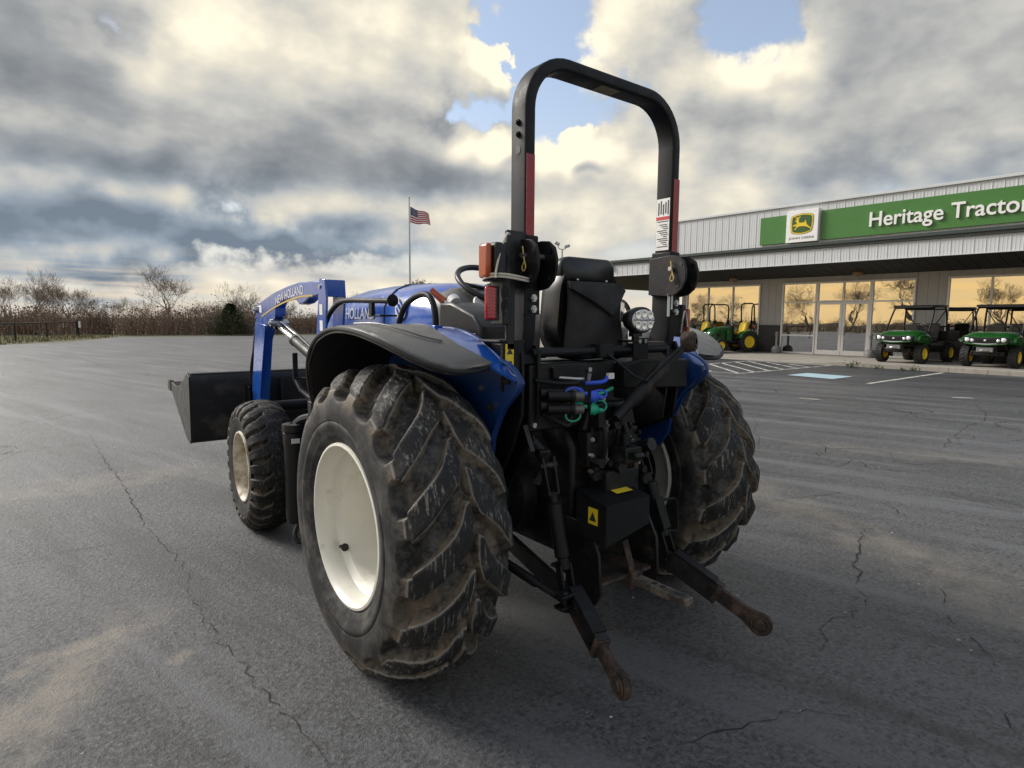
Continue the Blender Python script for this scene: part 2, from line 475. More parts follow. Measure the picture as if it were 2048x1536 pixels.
def glass_mat(name, tint, refl):
    m_ = bpy.data.materials.new(name); m_.use_nodes = True; nt = m_.node_tree; nt.nodes.clear(); g = G(nt)
    gl = g.node('ShaderNodeBsdfGlossy'); gl.inputs['Roughness'].default_value = .012; gl.inputs['Color'].default_value = (.95, .95, .93, 1)
    tr = g.node('ShaderNodeBsdfTransparent'); tr.inputs['Color'].default_value = (*tint, 1)
    tc = g.node('ShaderNodeTexCoord').outputs['Object']
    g.put(gl.inputs['Normal'], g.bump(g.noise(tc, .9, 2, .5), .06, .05))
    lw = g.node('ShaderNodeLayerWeight'); lw.inputs['Blend'].default_value = .35
    mx = g.node('ShaderNodeMixShader'); g.put(mx.inputs[0], g.lin(lw.outputs['Fresnel'], 0, 1, refl, 1))
    g.l.new(tr.outputs[0], mx.inputs[1]); g.l.new(gl.outputs[0], mx.inputs[2])
    o = g.node('ShaderNodeOutputMaterial'); g.l.new(mx.outputs[0], o.inputs[0]); return m_
M_glass = glass_mat('tinted_shop_glass', (.40, .42, .40), .50)

# asphalt: aggregate, patches, tan wash marks, fine crazing
def asphalt_mat(name, base, dark=False):
    m_, g, b = newmat(name)
    P = g.node('ShaderNodeNewGeometry').outputs['Position']
    big = g.noise(P, .22, 5, .6); mid = g.noise(P, 1.6, 6, .65); agg = g.noise(P, 46, 5, .8); mid2 = g.noise(P, 9, 4, .75)
    c = g.mix(g.ss(big, .36, .64), tuple(x*.62 for x in base), tuple(x*1.40 for x in base))
    c = g.mix(g.mul(g.ss(mid, .40, .72), .42), c, tuple(x*1.42 for x in (base[0]*1.02, base[1], base[2]*.96)))
    c = g.mix(g.ss(agg, .50, .61, 0, .85), c, tuple(x*2.5 for x in base))
    c = g.mix(g.ss(agg, .47, .39, 0, .95), c, tuple(x*.16 for x in base))
    c = g.mix(g.ss(mid2, .50, .66, 0, .5), c, tuple(x*1.8 for x in base))
    c = g.mix(g.ss(mid2, .46, .32, 0, .6), c, tuple(x*.45 for x in base))
    blot = g.noise(P, 21, 3, .6)
    c = g.mix(g.ss(blot, .55, .66, 0, .65), c, tuple(x*.30 for x in base))
    speck = g.mul(g.ss(g.noise(P, 42, 2, .5), .70, .76), .5)
    c = g.mix(speck, c, (.46, .44, .40, 1))
    # stretched wear marks along the driving lane
    wv = g.cxyz(g.mul(g.v('DOT_PRODUCT', P, (.26, -.965, 0)), .16), g.mul(g.v('DOT_PRODUCT', P, (.965, .26, 0)), 1.5), 0.0); wear = g.noise(wv, 1.5, 5, .62)
    c = g.mix(g.mul(g.ss(wear, .50, .64), .62), c, tuple(x*2.3 for x in base))
    c = g.mix(g.mul(g.ss(wear, .47, .36), .60), c, tuple(x*.42 for x in base))
    if not dark:
        # tan silt: left where water dried, seen as broad diagonal smears
        def smear(c, a, b_, w, amt, col):
            ax, ay = a; bx, by = b_; L = math.hypot(bx-ax, by-ay); ux, uy = (bx-ax)/L, (by-ay)/L
            q = g.v('SUBTRACT', P, (ax, ay, 0)); al = g.v('DOT_PRODUCT', q, (ux, uy, 0)); ac = g.v('DOT_PRODUCT', q, (-uy, ux, 0))
            ac = g.m('MULTIPLY_ADD', sn1, w*1.6, ac)
            f = g.mul(g.ss(g.m('ABSOLUTE', ac), w, w*.25), g.mul(g.ss(al, -.12*L, .12*L), g.ss(al, 1.15*L, .85*L)))
            f = g.mul(f, sn2); return g.mix(g.mul(f, amt), c, col)
        sn1 = g.sub(g.noise(P, 2.2, 4, .6), .5); sn2 = g.ss(g.noise(P, 3.1, 4, .65), .30, .62)
        for px0, py0, px1, py1, w, amt in SMEARS:
            a = atZ(px0, py0); b_ = atZ(px1, py1)
            c = smear(c, a[:2], b_[:2], w, amt, (.27, .235, .185, 1))
    h = g.add(agg, g.mul(mid2, .8))
    g.put(b.inputs['Base Color'], c)
    b.inputs['Roughness'].default_value = .5; b.inputs['Specular IOR Level'].default_value = .6
    g.put(b.inputs['Normal'], g.bump(h, .95, .014))
    return m_
SMEARS = [(-150, 1620, 290, 1225, .22, .75), (60, 1330, 260, 1250, .10, .6), (1480, 960, 2100, 1260, .40, .32), (1700, 1060, 2100, 1180, .3, .25), (-50, 1000, 420, 935, .5, .3), (1600, 890, 2100, 930, .5, .25), (0, 1370, 60, 1340, .08, .8), (130, 1310, 190, 1285, .05, .8), (340, 1330, 380, 1300, .06, .5)]
M_asphalt = asphalt_mat('weathered_asphalt', (.062, .0635, .066))
M_sealed = asphalt_mat('sealed_asphalt', (.042, .043, .046), True)
def paint_mat(name, col, keep):
    m_, g, b = newmat(name); P = g.node('ShaderNodeNewGeometry').outputs['Position']
    n = g.add(g.mul(g.noise(P, 60, 3, .7), .5), g.mul(g.noise(P, 4, 5, .6), .5))
    g.put(b.inputs['Base Color'], (*col, 1)); b.inputs['Roughness'].default_value = .8
    g.put(b.inputs['Alpha'], g.ss(n, keep, keep+.10)); return m_
M_line = paint_mat('worn_white_paint', (.52, .50, .44), .40)
M_bluepatch = paint_mat('worn_blue_paint', (.36, .50, .56), .30)
M_whitesym = paint_mat('worn_white_symbol', (.66, .68, .68), .46)
M_crack, _g, _b = newmat('crack_dirt'); _b.inputs['Base Color'].default_value = (.022, .021, .020, 1); _b.inputs['Roughness'].default_value = 1
_g.put(_b.inputs['Alpha'], _g.ss(_g.noise(_g.node('ShaderNodeNewGeometry').outputs['Position'], 7, 4, .7), .36, .56))
def ground_mat():
    m_, g, b = newmat('winter_grass_ground'); P = g.node('ShaderNodeNewGeometry').outputs['Position']
    c = g.mix(g.ss(g.noise(P, .5, 6, .65), .35, .65), (.13, .11, .06, 1), (.10, .105, .04, 1))
    c = g.mix(g.ss(g.noise(P, 6, 5, .7), .5, .7), c, (.19, .14, .085, 1))
    g.put(b.inputs['Base Color'], c); b.inputs['Roughness'].default_value = 1
    g.put(b.inputs['Normal'], g.bump(g.noise(P, 9, 6, .7), .8, .08)); return m_
M_ground = ground_mat()

# ------------------------------------------------------------------ the ground
BO = Vector((23.7187, 8.552, 0)); BTH = R(-87.1)             # shop: local x along its front (away to the right), y inwards, z up
BM = Matrix.Translation(BO) @ Matrix.Rotation(BTH, 4, 'Z')
def bw(x, y, z=0): return BM @ Vector((x, y, z))
gr = MB(); gr.raw([(-900, -900, -.03), (900, -900, -.03), (900, 900, -.03), (-900, 900, -.03)], [(0, 1, 2, 3)])
struct(gr.obj('ground', M_ground, smooth=0))
k0, k1 = bw(-22, -4.45), bw(40, -4.45)
lot = [(-42, -60), (k1.x, -60), (k1.x, k1.y), (k0.x, k0.y), (k0.x+6, 44), (30, 49.2), (11, 49.2), (2.3, 49.6), (-.7, 41.5), (-3.9, 37.5), (-14, 33), (-42, 31)]
a_ = MB(); n_ = len(lot)
a_.raw([(x, y, 0) for x, y in lot]+[(x, y, -.05) for x, y in lot], [tuple(range(n_))]+[(i, n_+i, n_+(i+1) % n_, (i+1) % n_) for i in range(n_)])
road = struct(a_.obj('asphalt_lot', M_asphalt, smooth=0))
s_ = MB(); q = [bw(-22, -10.3, .004), bw(40, -10.3, .004), bw(40, -4.44, .004), bw(-22, -4.44, .004)]
# sealed strip with a wavering edge
e0 = [bw(-22+62*i/60, -10.2+.35*math.sin(i*1.7)+.25*math.sin(i*.63+1), .004) for i in range(61)]
e1 = [bw(-22+62*i/60, -4.44, .004) for i in range(61)]
s_.raw([tuple(p) for p in e0+e1], [(i, i+1, 62+i, 61+i) for i in range(60)])
struct(s_.obj('sealed_asphalt_strip', M_sealed, smooth=0))

def strip(pts, w, z, name, mat, parent, rnd=0, taper=False):
    """thin flat strip along ground points (world x, y)"""
    P = [Vector((p[0], p[1], 0)) for p in pts]; b = MB(); vs = []; n = len(P)
    for i in range(n):
        t = (P[min(n-1, i+1)]-P[max(0, i-1)]).normalized(); s = Vector((-t.y, t.x, 0))
        ww = w*(1-rnd*random.random())*(1 if not taper else math.sin(math.pi*(.08+.84*i/max(1, n-1))))
        vs += [tuple(P[i]+s*ww/2+Vector((0, 0, z))), tuple(P[i]-s*ww/2+Vector((0, 0, z)))]
    b.raw(vs, [(2*i, 2*i+1, 2*i+3, 2*i+2) for i in range(n-1)])
    return b.obj(name, mat, parent, smooth=0)
random.seed(5)
def jag(pts, step=.045, amp=.012):
    out = []
    for i in range(len(pts)-1):
        a, b = pts[i], pts[i+1]; L = math.hypot(b[0]-a[0], b[1]-a[1]); k = max(2, int(L/step))
        t = ((b[0]-a[0])/L, (b[1]-a[1])/L)
        for j in range(k):
            u = j/k; w = random.gauss(0, amp); out.append((a[0]+(b[0]-a[0])*u-t[1]*w, a[1]+(b[1]-a[1])*u+t[0]*w))
    out.append(pts[-1]); return out
CRACKS = [
 ([(1758, 1052), (1735, 1060), (1716, 1078), (1722, 1100), (1716, 1117), (1704, 1127), (1720, 1150), (1712, 1175), (1728, 1195), (1733, 1218)], .022),
 ([(1733, 1218), (1700, 1232), (1655, 1240), (1640, 1260), (1645, 1300)], .012),
 ([(1478, 800), (1560, 804), (1630, 811), (1700, 822), (1790, 837), (1900, 852), (2070, 876)], .022),
 ([(1878, 1172), (1893, 1205), (1890, 1225), (1905, 1245), (1935, 1262), (1960, 1290), (1990, 1330), (2030, 1345)], .014),
 ([(-20, 1143), (60, 1122), (130, 1104), (200, 1093), (300, 1076)], .012),
 ([(180, 870), (200, 905), (215, 930), (250, 975), (290, 1050), (335, 1103), (372, 1135), (376, 1185)], .016),
 ([(376, 1185), (405, 1235), (445, 1285), (487, 1332), (515, 1370), (560, 1425), (620, 1480), (660, 1530)], .012),
 ([(1300, 1505), (1390, 1480), (1480, 1455), (1570, 1430), (1640, 1424), (1740, 1436)], .010),
 ([(2005, 1420), (2020, 1440), (2050, 1478)], .014),
 ([(1520, 1006), (1600, 995), (1690, 985), (1760, 992), (1830, 988)], .014),
 ([(1750, 1000), (1790, 1020), (1815, 1038)], .014),
 ([(1830, 988), (1900, 996), (1990, 1010), (2070, 1022)], .02),
 ([(1985, 800), (1950, 810), (1972, 826), (1968, 842), (1936, 852), (1910, 872), (1925, 895)], .022),
 ([(1505, 832), (1512, 848), (1508, 862), (1520, 880), (1514, 905)], .018),
 ([(1610, 900), (1700, 897), (1790, 903), (1880, 910)], .022), ([(1640, 912), (1720, 922), (1740, 938), (1830, 945), (1900, 940)], .02),
 ([(1690, 905), (1705, 920), (1680, 932), (1612, 926)], .014), ([(1780, 905), (1790, 925), (1830, 930), (1960, 925)], .016),
 ([(1600, 812), (1640, 800)], .02), ([(60, 708), (160, 716), (205, 732), (230, 740)], .05), ([(420, 738), (450, 746), (470, 752)], .04),
]
for pts, w in CRACKS:
    strip(jag([tuple(atZ(*p)[:2]) for p in pts]), w*.62, .0035, 'crack', M_crack, road, .5, True)
# web of finer cracks
rgc = random.Random(77)
for k in range(90):
    if k < 60: x, y = rgc.uniform(4.0, 12), rgc.uniform(-1.5, 7.5)
    else: x, y = rgc.uniform(-8, 10), rgc.uniform(5, 16)
    a = rgc.choice((-1.25, -1.25, .35, -.5))+rgc.gauss(0, .35); pts = [(x, y)]
    for j in range(rgc.randint(8, 34)):
        a += rgc.gauss(0, .42)-.02*(a+1.0); pts.append((pts[-1][0]+.085*math.cos(a), pts[-1][1]+.085*math.sin(a)))
    strip(jag(pts, .04, .008), rgc.uniform(.0011, .0022)*math.hypot(x+2, y+2.3), .003+.0004*(k % 2), 'crack', M_crack, road, .6, True)
# painted markings in front of the shop door
def mark(name, pts, w=.10, mat=None): return strip([tuple(atZ(*p)[:2]) for p in pts], w, .009, name, mat or M_line, road)
Hz = lambda x, y: (1380+x/6.02, 640+y/6.02)
for a, b in [((10, 540), (250, 622)), ((230, 530), (585, 645)), ((370, 518), (775, 630)), ((550, 508), (945, 612)), ((690, 497), (1130, 600)), ((930, 512), (1290, 582)), ((1180, 532), (1440, 570))]:
    mark('hatch_stripe', [Hz(*a), Hz(*b)], .11)
for a, b in [((0, 548), (700, 495)), ((585, 648), (1700, 550)), ((250, 625), (585, 648)), ((700, 497), (1700, 550))]: mark('bay_line', [Hz(*a), Hz(*b)], .10)
mark('bay_line', [(1735, 768), (1886, 746)], .11)
mark('bay_line', [(1905, 796), (1945, 797)], .11); mark('bay_line', [(1600, 797), (1640, 800)], .1)
bl = MB(); bl.raw([(*atZ(*p)[:2], .009) for p in [(1574, 750.5), (1614, 746.5), (1706, 753.5), (1665, 758.5)]], [(0, 1, 2, 3)])
bl.obj('parking_symbol', M_bluepatch, road, smooth=0)
wc = (atZ(1574, 750.5)+atZ(1706, 753.5))/2
for j, (r0, x, y) in enumerate([(.26, 0, -.05), (.07, .05, .36)]):
    w_ = MB(); ring = [(wc[0]+x+math.cos(t*.262)*r, wc[1]+y*.8+math.sin(t*.262)*r, .012) for t in range(24) for r in (r0, r0*.68)]
    w_.raw(ring, [(2*t, 2*t+1, (2*t+3) % 48, (2*t+2) % 48) for t in range(20 if j == 0 else 24)])
    w_.obj('parking_symbol_wheel', M_whitesym, road, smooth=0)
# pavement along the shop with its kerb, dropped at the door
pv = MB(); nx, ny = 62, 8; rows = []
for j in range(ny+1):
    for i in range(nx+1):
        x = -22+62*i/nx; y = -4.45+4.45*j/ny
        full = min(1, max(0, (x+.2)/1.6)); full = full*full*(3-2*full)
        ramp = .012+.108*min(1, max(0, (y+4.45)/2.2)); z = .135*full+ramp*(1-full)
        if j == ny: z = .125
        rows.append(tuple(bw(x, y, z)))
fs = [(j*(nx+1)+i, j*(nx+1)+i+1, (j+1)*(nx+1)+i+1, (j+1)*(nx+1)+i) for j in range(ny) for i in range(nx)]
b0 = len(rows); rows += [tuple(bw(-22+62*i/nx, -4.45, -.04)) for i in range(nx+1)]
fs += [(b0+i, b0+i+1, i+1, i) for i in range(nx)]
pv.raw(rows, fs); struct(pv.obj('pavement', M_concrete, smooth=30))
kb = MB(); pts = []
for i in range(41):
    x = 1.4+38*i/40; pts.append(x)
    full = 1
for i in range(40):
    kb.box((pts[i]+.004, -4.47, -.03), (pts[i+1]-.004, -4.28, .142))
kb.xf(BM); struct(kb.obj('kerb', M_concrete, smooth=0, bevel=.012))
# ------------------------------------------------------------------ the shop
shop = empty('store_building', tuple(BO), BTH)
tag(shop, 'low retail building with light grey ribbed metal siding, deep dark porch and large shop windows', 'building')
def sb(name, lo, hi, mat, parent=shop, bevel=0): return MB().box(lo, hi).obj(name, mat, parent, smooth=0, bevel=bevel)
XR = 17.0          # the building runs on to the right, beyond the picture
def ribbed(w, h, name, mat=None):
    """one siding panel: flat sheet with a raised rib along one edge (local x along wall, z up, facing -y)"""
    r = MB(); pr_ = [(0, 0), (.010, -.014), (.028, -.014), (.038, 0), (w*.36, 0), (w*.38, -.005), (w*.44, -.005), (w*.46, 0), (w*.70, 0), (w*.72, -.005), (w*.78, -.005), (w*.80, 0), (w, 0)]
    n = len(pr_); r.raw([(x, y, 0) for x, y in pr_]+[(x, y, h) for x, y in pr_], [(i, i+1, n+i+1, n+i) for i in range(n-1)])
    me = r.mesh(name, 0); me.materials.append(mat or M_siding); return me
def panels(x0, x1, y, z0, z1, w=.305, mat=None):
    n = max(1, round((x1-x0)/w)); me = ribbed((x1-x0)/n, z1-z0, 'siding_panel', mat)
    for i in range(n): link('siding_panel', me, shop, (x0+(x1-x0)*i/n, y, z0))
def frame(M_, x0, x1, z0, z1, t=.06, y0=-.05, y1=.06):
    M_.box((x0, y0, z0), (x0+t, y1, z1)); M_.box((x1-t, y0, z0), (x1, y1, z1))
    M_.box((x0+t, y0, z0), (x1-t, y1, z0+t)); M_.box((x0+t, y0, z1-t), (x1-t, y1, z1)); return M_
# walls behind the siding, with the openings left free
SB = .12
WA, WB, WC = (-7.9, -4.1), (-3.1, 1.94), (2.93, 10.6)
sb('wall_backing', (-8.2, .03, SB), (WA[0], .25, 3.67), M_siding); sb('wall_backing', (WA[1], .03, SB), (WB[0], .25, 3.67), M_siding)
sb('wall_backing', (WB[1], .03, SB), (WC[0], .25, 3.67), M_siding); sb('wall_backing', (WC[1], .03, SB), (XR, .25, 3.67), M_siding)
for w in (WA, WB, WC): sb('wall_backing', (w[0], .03, 3.12), (w[1], .25, 3.67), M_siding)
sb('wall_backing', (WA[0], .03, SB), (WA[1], .25, .86), M_wains); sb('wall_backing', (WC[0], .03, SB), (WC[1], .25, .86), M_wains)
sb('side_wall', (-8.2, .25, SB), (-7.98, 14, 3.67), M_siding); sb('back_wall', (-7.98, 13.8, SB), (XR, 14, 3.67), M_siding)
for a, b in ((-8.2, WA[0]), (WA[1], WB[0]), (WB[1], WC[0]), (WC[1], XR)):
    panels(a, b, .026, 1.32, 3.66, .305, M_sidingshade); sb('wainscot', (a, -.035, SB), (b, .029, 1.30), M_wains, bevel=.01); sb('wainscot_cap', (a, -.045, 1.301), (b, .028, 1.325), M_trim)
for w in (WA, WB, WC): panels(w[0], w[1], .026, 3.14, 3.66, .305, M_sidingshade)
for w in (WA, WC): sb('wainscot', (w[0], -.035, SB), (w[1], .029, .85), M_wains)
# windows: frames, mullions and panes
def window(x0, x1, z0, z1, vs, hs=()):
    w = frame(MB(), x0, x1, z0, z1).obj('window_frame', M_alu, shop, smooth=0, bevel=.004)
    xs = [x0+.06]+list(vs)+[x1-.06]; zs = [z0+.06]+list(hs)+[z1-.06]
    for v in vs: MB().box((v-.028, -.045, z0+.06), (v+.028, .055, z1-.06)).obj('mullion', M_alu, w, smooth=0, bevel=.004)
    for h in hs:
        for i in range(len(xs)-1):
            MB().box((xs[i]+(.028 if i else 0), -.04, h-.028), (xs[i+1]-(.028 if i < len(xs)-2 else 0), .05, h+.028)).obj('transom', M_alu, w, smooth=0, bevel=.004)
    for i in range(len(xs)-1):
        for j in range(len(zs)-1):
            MB().raw([(xs[i]-.01, .012, zs[j]-.01), (xs[i+1]+.01, .012, zs[j]-.01), (xs[i+1]+.01, .012, zs[j+1]+.01), (xs[i]-.01, .012, zs[j+1]+.01)], [(0, 1, 2, 3)]).obj('window_pane', M_glass, w, smooth=0)
    return w
window(WA[0], WA[1], .86, 3.12, (-6.71, -5.43))
window(WC[0], WC[1], .86, 3.12, (4.2, 5.5, 6.8, 8.1, 9.4))
window(WB[0], -1.63, SB+.01, 3.12, (), (.90, 2.30)); window(.44, WB[1], SB+.01, 3.12, (), (.90, 2.30))
window(-1.628, .438, 2.30, 3.12, (-.595,))
for x0, x1, hx in ((-1.62, -.60, -.70), (-.59, .43, -.49)):
    d = frame(MB(), x0, x1, SB+.012, 2.292, .10, -.03, .03).box((x0+.10, -.03, SB+.11), (x1-.10, .03, SB+.20)).obj('door', M_alu, shop, smooth=0, bevel=.004)
    MB().raw([(x0+.09, .004, SB+.19), (x1-.09, .004, SB+.19), (x1-.09, .004, 2.2), (x0+.09, .004, 2.2)], [(0, 1, 2, 3)]).obj('door_pane', M_glass, d, smooth=0)
    MB().tube([(hx, -.03, .95), (hx, -.09, .97), (hx, -.09, 1.25), (hx, -.03, 1.27)], .014, 8).obj('door_handle', M_galv, d)
# inside
sb('floor_inside', (-7.95, .25, SB-.05), (XR-.1, 13.7, SB+.004), M_concrete); sb('ceiling_inside', (-7.95, .26, 3.30), (XR-.1, 13.7, 3.40), M_soffit)
sb('side_wall', (XR-.1, .25, SB), (XR+.1, 14, 3.67), M_siding)
# porch roof: soffit boards, fascia band, gutter, upper sign wall
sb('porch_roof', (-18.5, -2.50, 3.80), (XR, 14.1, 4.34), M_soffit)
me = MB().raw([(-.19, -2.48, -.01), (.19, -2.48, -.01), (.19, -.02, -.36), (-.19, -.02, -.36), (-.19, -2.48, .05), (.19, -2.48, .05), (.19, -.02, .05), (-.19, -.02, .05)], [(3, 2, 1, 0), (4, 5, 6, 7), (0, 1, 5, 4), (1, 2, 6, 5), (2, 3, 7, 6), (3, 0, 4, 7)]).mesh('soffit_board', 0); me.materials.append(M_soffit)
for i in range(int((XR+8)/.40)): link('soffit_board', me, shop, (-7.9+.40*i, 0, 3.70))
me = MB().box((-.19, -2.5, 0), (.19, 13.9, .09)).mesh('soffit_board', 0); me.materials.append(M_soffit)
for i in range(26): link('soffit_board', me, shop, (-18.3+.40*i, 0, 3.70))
panels(-18.5, XR, -2.575, 3.67, 4.20)
sb('fascia_backing', (-18.5, -2.572, 3.68), (XR, -2.5, 4.20), M_siding); sb('fascia_end', (-18.53, -2.60, 3.66), (-18.5, 14.1, 4.21), M_siding); sb('drip_edge', (-18.5, -2.61, 3.645), (XR, -2.49, 3.668), M_siding)
sb('gutter', (-18.6, -2.72, 4.30), (XR, -2.44, 4.42), M_trim, bevel=.01); sb('gutter_lip', (-18.58, -2.66, 4.20), (XR, -2.50, 4.298), M_trim, bevel=.01)
sb('upper_wall', (-6.9, -2.36, 4.42), (XR, 13.9, 5.90), M_siding); panels(-6.9, XR, -2.365, 4.42, 5.90); sb('corner_trim', (-6.95, -2.40, 4.42), (-6.90, -2.30, 5.90), M_siding)
sb('roof_cap', (-6.98, -2.44, 5.902), (XR, 13.95, 5.99), M_siding, bevel=.01)
for x, y in ((-18.2, -2.3), (-18.2, 11.2), (-11.7, -2.3)): sb('porch_post', (x-.09, y-.09, -.02), (x+.09, y+.09, 3.72), M_trim, bevel=.01)
for x in (-5.09, .10, 5.3):
    MB().lathe([(0, .03), (0, .17), (-.05, .20), (-.16, .15), (-.19, .03)], (x, -.6, 3.43), n=20).obj('porch_light', M_brown, shop)
cb = MB().box((10.4-21, -2.66, 3.98), (10.5-21, -2.61, 4.2)); cb = MB().box((-10.58, -2.72, 3.98), (-10.46, -2.60, 4.20)).obj('camera_box', M_white, shop, bevel=.01)
# sign boards on the upper wall
YS = -2.40
def board(x0, x1, z0, z1, d, label):
    e = empty('sign_board', tuple(bw(x0, YS, z0)), BTH)
    MB().box((0, -d, 0), (x1-x0, 0.0, z1-z0)).obj('board', M_signgreen, e, smooth=0, bevel=.008); tag(e, label, 'sign'); return e
board(-2.98, -1.87, 4.53, 5.60, .05, 'small plain green sign panel on the upper wall')
big = board(-.60, 8.4, 4.53, 5.61, .05, 'long green sign board with large white shop name lettering')
# letters one by one, so that each is a part
def letters(word, x0, x1, z0, capz, parent, py):
    full = text_mesh(word, 1, .03, .012); co = [v.co.x for v in full.vertices]; mn, mx = min(co), max(co); k = (x1-x0)/(mx-mn)
    H = text_mesh('H', 1, .03, .012); hh = max(v.co.y for v in H.vertices)-min(v.co.y for v in H.vertices); kz = (capz-z0)/hh
    for i, ch in enumerate(word):
        pre = text_mesh(word[:i+1], 1, .03, .012); lm = text_mesh(ch, 1, .03, .012)
        pm_ = max(v.co.x for v in pre.vertices); lmx = max(v.co.x for v in lm.vertices); off = pm_-lmx
        vs = [(v.co.x, v.co.y, v.co.z) for v in lm.vertices]
        for v, (a, b, c) in zip(lm.vertices, vs): v.co = ((a+off-mn)*k, -c, b*kz)
        lm.materials.append(M_letter); lm.update(); link('letter', lm, parent, (x0+.60, py, z0-4.53))
letters('Heritage', 1.07, 3.27, 4.83, 5.33, big, -.085); letters('Tractor', 3.47, 5.48, 4.83, 5.33, big, -.085)
lg = empty('logo_sign', tuple(bw(-1.85, YS, 4.50)), BTH)
tag(lg, 'square white sign box with green and yellow leaping deer emblem', 'sign')
MB().box((0, -.20, 0), (1.20, 0, 1.20)).obj('sign_box', M_letter, lg, smooth=0, bevel=.012)
def shield(k, cy=0):   # rounded emblem outline, top and bottom bowed, sides leaning
    pts = []
    cor = [(-.40, .30), (-.20, .36), (0, .385), (.20, .375), (.38, .33), (.425, .28), (.435, .10), (.42, -.12), (.385, -.27), (.34, -.32), (.15, -.375), (0, -.39), (-.18, -.375), (-.36, -.34), (-.40, -.29), (-.425, -.10), (-.43, .08), (-.425, .24)]
    return [(x*k, y*k+cy) for x, y in cor]
for nm, k, y, mt in (('emblem_edge', 1.0, -.208, M_trim), ('emblem_border', .965, -.214, M_yel), ('emblem_field', .86, -.220, M_grn)):
    MB().prism([(.60+x, .68+y_) for x, y_ in shield(k)], 'y', y+.004, y).obj(nm, mt, lg, smooth=0)
deer = [(-.28, -.20), (-.19, -.10), (-.25, -.06), (-.31, -.09), (-.33, -.05), (-.25, 0), (-.17, -.01), (-.20, .06), (-.20, .11), (-.27, .10), (-.24, .14), (-.19, .16), (-.21, .20), (-.26, .25), (-.23, .25), (-.19, .21), (-.18, .27), (-.155, .27), (-.165, .21), (-.12, .24), (-.07, .29), (-.055, .27), (-.10, .21), (-.14, .17), (-.10, .15), (-.12, .12), (-.10, .05), (-.02, .04), (.10, .045), (.13, .09), (.10, .13), (.16, .10), (.165, .03), (.20, -.05), (.25, -.10), (.34, -.17), (.37, -.24), (.27, -.16), (.18, -.12), (.10, -.10), (.0, -.09), (-.08, -.09), (-.14, -.11), (-.20, -.16), (-.24, -.21)]
MB().prism([(.60+x, .68+y_) for x, y_ in deer], 'y', -.2205, -.224).obj('deer_emblem', M_yel, lg, smooth=0)
tm = fit_mesh(text_mesh('JOHN DEERE', 1, 0, .008), .96, .11)
for v in tm.vertices: v.co = (v.co.x+.12, -.202-abs(v.co.z)*0-.002, v.co.y+.09)
tm.materials.append(M_ink); link('emblem_lettering', tm, lg)
# things by the door
for i, (px, py, lab) in enumerate([(1552, 706, 'grey bell-based smoking urn against the dark wainscot by the tractors'), (1739, 716, 'grey bell-based smoking urn beside the glass doors and a utility vehicle')]):
    p = atZ(px, py, .125)
    e = empty('smoking_urn', (p[0], p[1], .124)); tag(e, lab, 'ash urn', 'smoking urns by the shop door')
    MB().lathe([(0, 0), (0, .20), (.04, .215), (.22, .20), (.30, .13), (.33, .06)], n=24).obj('base', M_grey, e)
    MB().lathe([(.33, .06), (.35, .045), (.72, .045), (.73, .06), (.88, .062), (.91, .05), (.915, 0)], n=16).obj('neck', M_grey, e)
    MB().cyl((-.065, 0, .80), (-.05, 0, .80), .022, 10).obj('opening', M_ink, e)
# behind the glass: an emblem board, then stand-ins for a mirrored trailer
def inside(x, y): return bw(x, y, SB+.006)
tg = empty('safety_triangle', tuple(bw(-2.3, .45, 0)), BTH); tag(tg, 'orange triangular emblem board on a stand behind the shop window left of the doors', 'emblem')
MB().prism([(-.27, 1.02), (-.18, .96), (.18, .96), (.27, 1.02), (.05, 1.62), (-.05, 1.62)], 'y', -.012, .012).obj('triangle', pm('orange_fabric', (.75, .16, .08), .6), tg, smooth=0)
MB().cyl((0, .03, SB+.03), (0, .03, 1.5), .012, 8).box((-.16, -.1, SB+.008), (.16, .04, SB+.03)).obj('stand', M_dull, tg)
pal = empty('trailer_load_stand_in', tuple(bw(-.5, 1.4, 0)), BTH); tag(pal, 'low rack of pale stacked boxes standing in for a trailer load mirrored in the glass doors', 'rack')  # stands in for a trailer load reflected in the doors
M_cream = pm('cream_carton', (.45, .40, .30), .8, var=.15)
for i in range(7): MB().box((-1.6+.44*i, 0, .72), (-1.6+.44*i+.42, .5, .98+.02*(i % 3))).obj('box', M_cream, pal, smooth=0, bevel=.01)
MB().box((-1.7, -.02, .64), (1.6, .55, .715)).box((-1.6, .2, SB), (-1.5, .3, .64)).box((1.4, .2, SB), (1.5, .3, .64)).obj('rack_frame', M_dull, pal, smooth=0)
wh = empty('trailer_wheel_stand_in', tuple(bw(-1.1, .85, SB+.36)), BTH); tag(wh, 'black tyre with white hub behind the left glass door, standing in for a mirrored trailer wheel', 'wheel')  # takes the place of a trailer wheel reflected in the glass
MB().lathe([(-.1, .18), (-.12, .24), (-.10, .33), (-.04, .36), (.04, .36), (.10, .33), (.12, .24), (.1, .18)], ax=(0, 1, 0), n=28).obj('tyre', M_tyreblk, wh)
MB().lathe([(-.06, .05), (-.03, .10), (-.08, .17), (-.1, .185)], ax=(0, 1, 0), n=28).obj('hub', M_white, wh)
# ------------------------------------------------------------------ the blue tractor (x to its right, y forward)
T = empty('tractor', (0, 0, 0))
tag(T, 'blue open-station tractor with black roll bar, front loader and cream wheel rims', 'tractor')

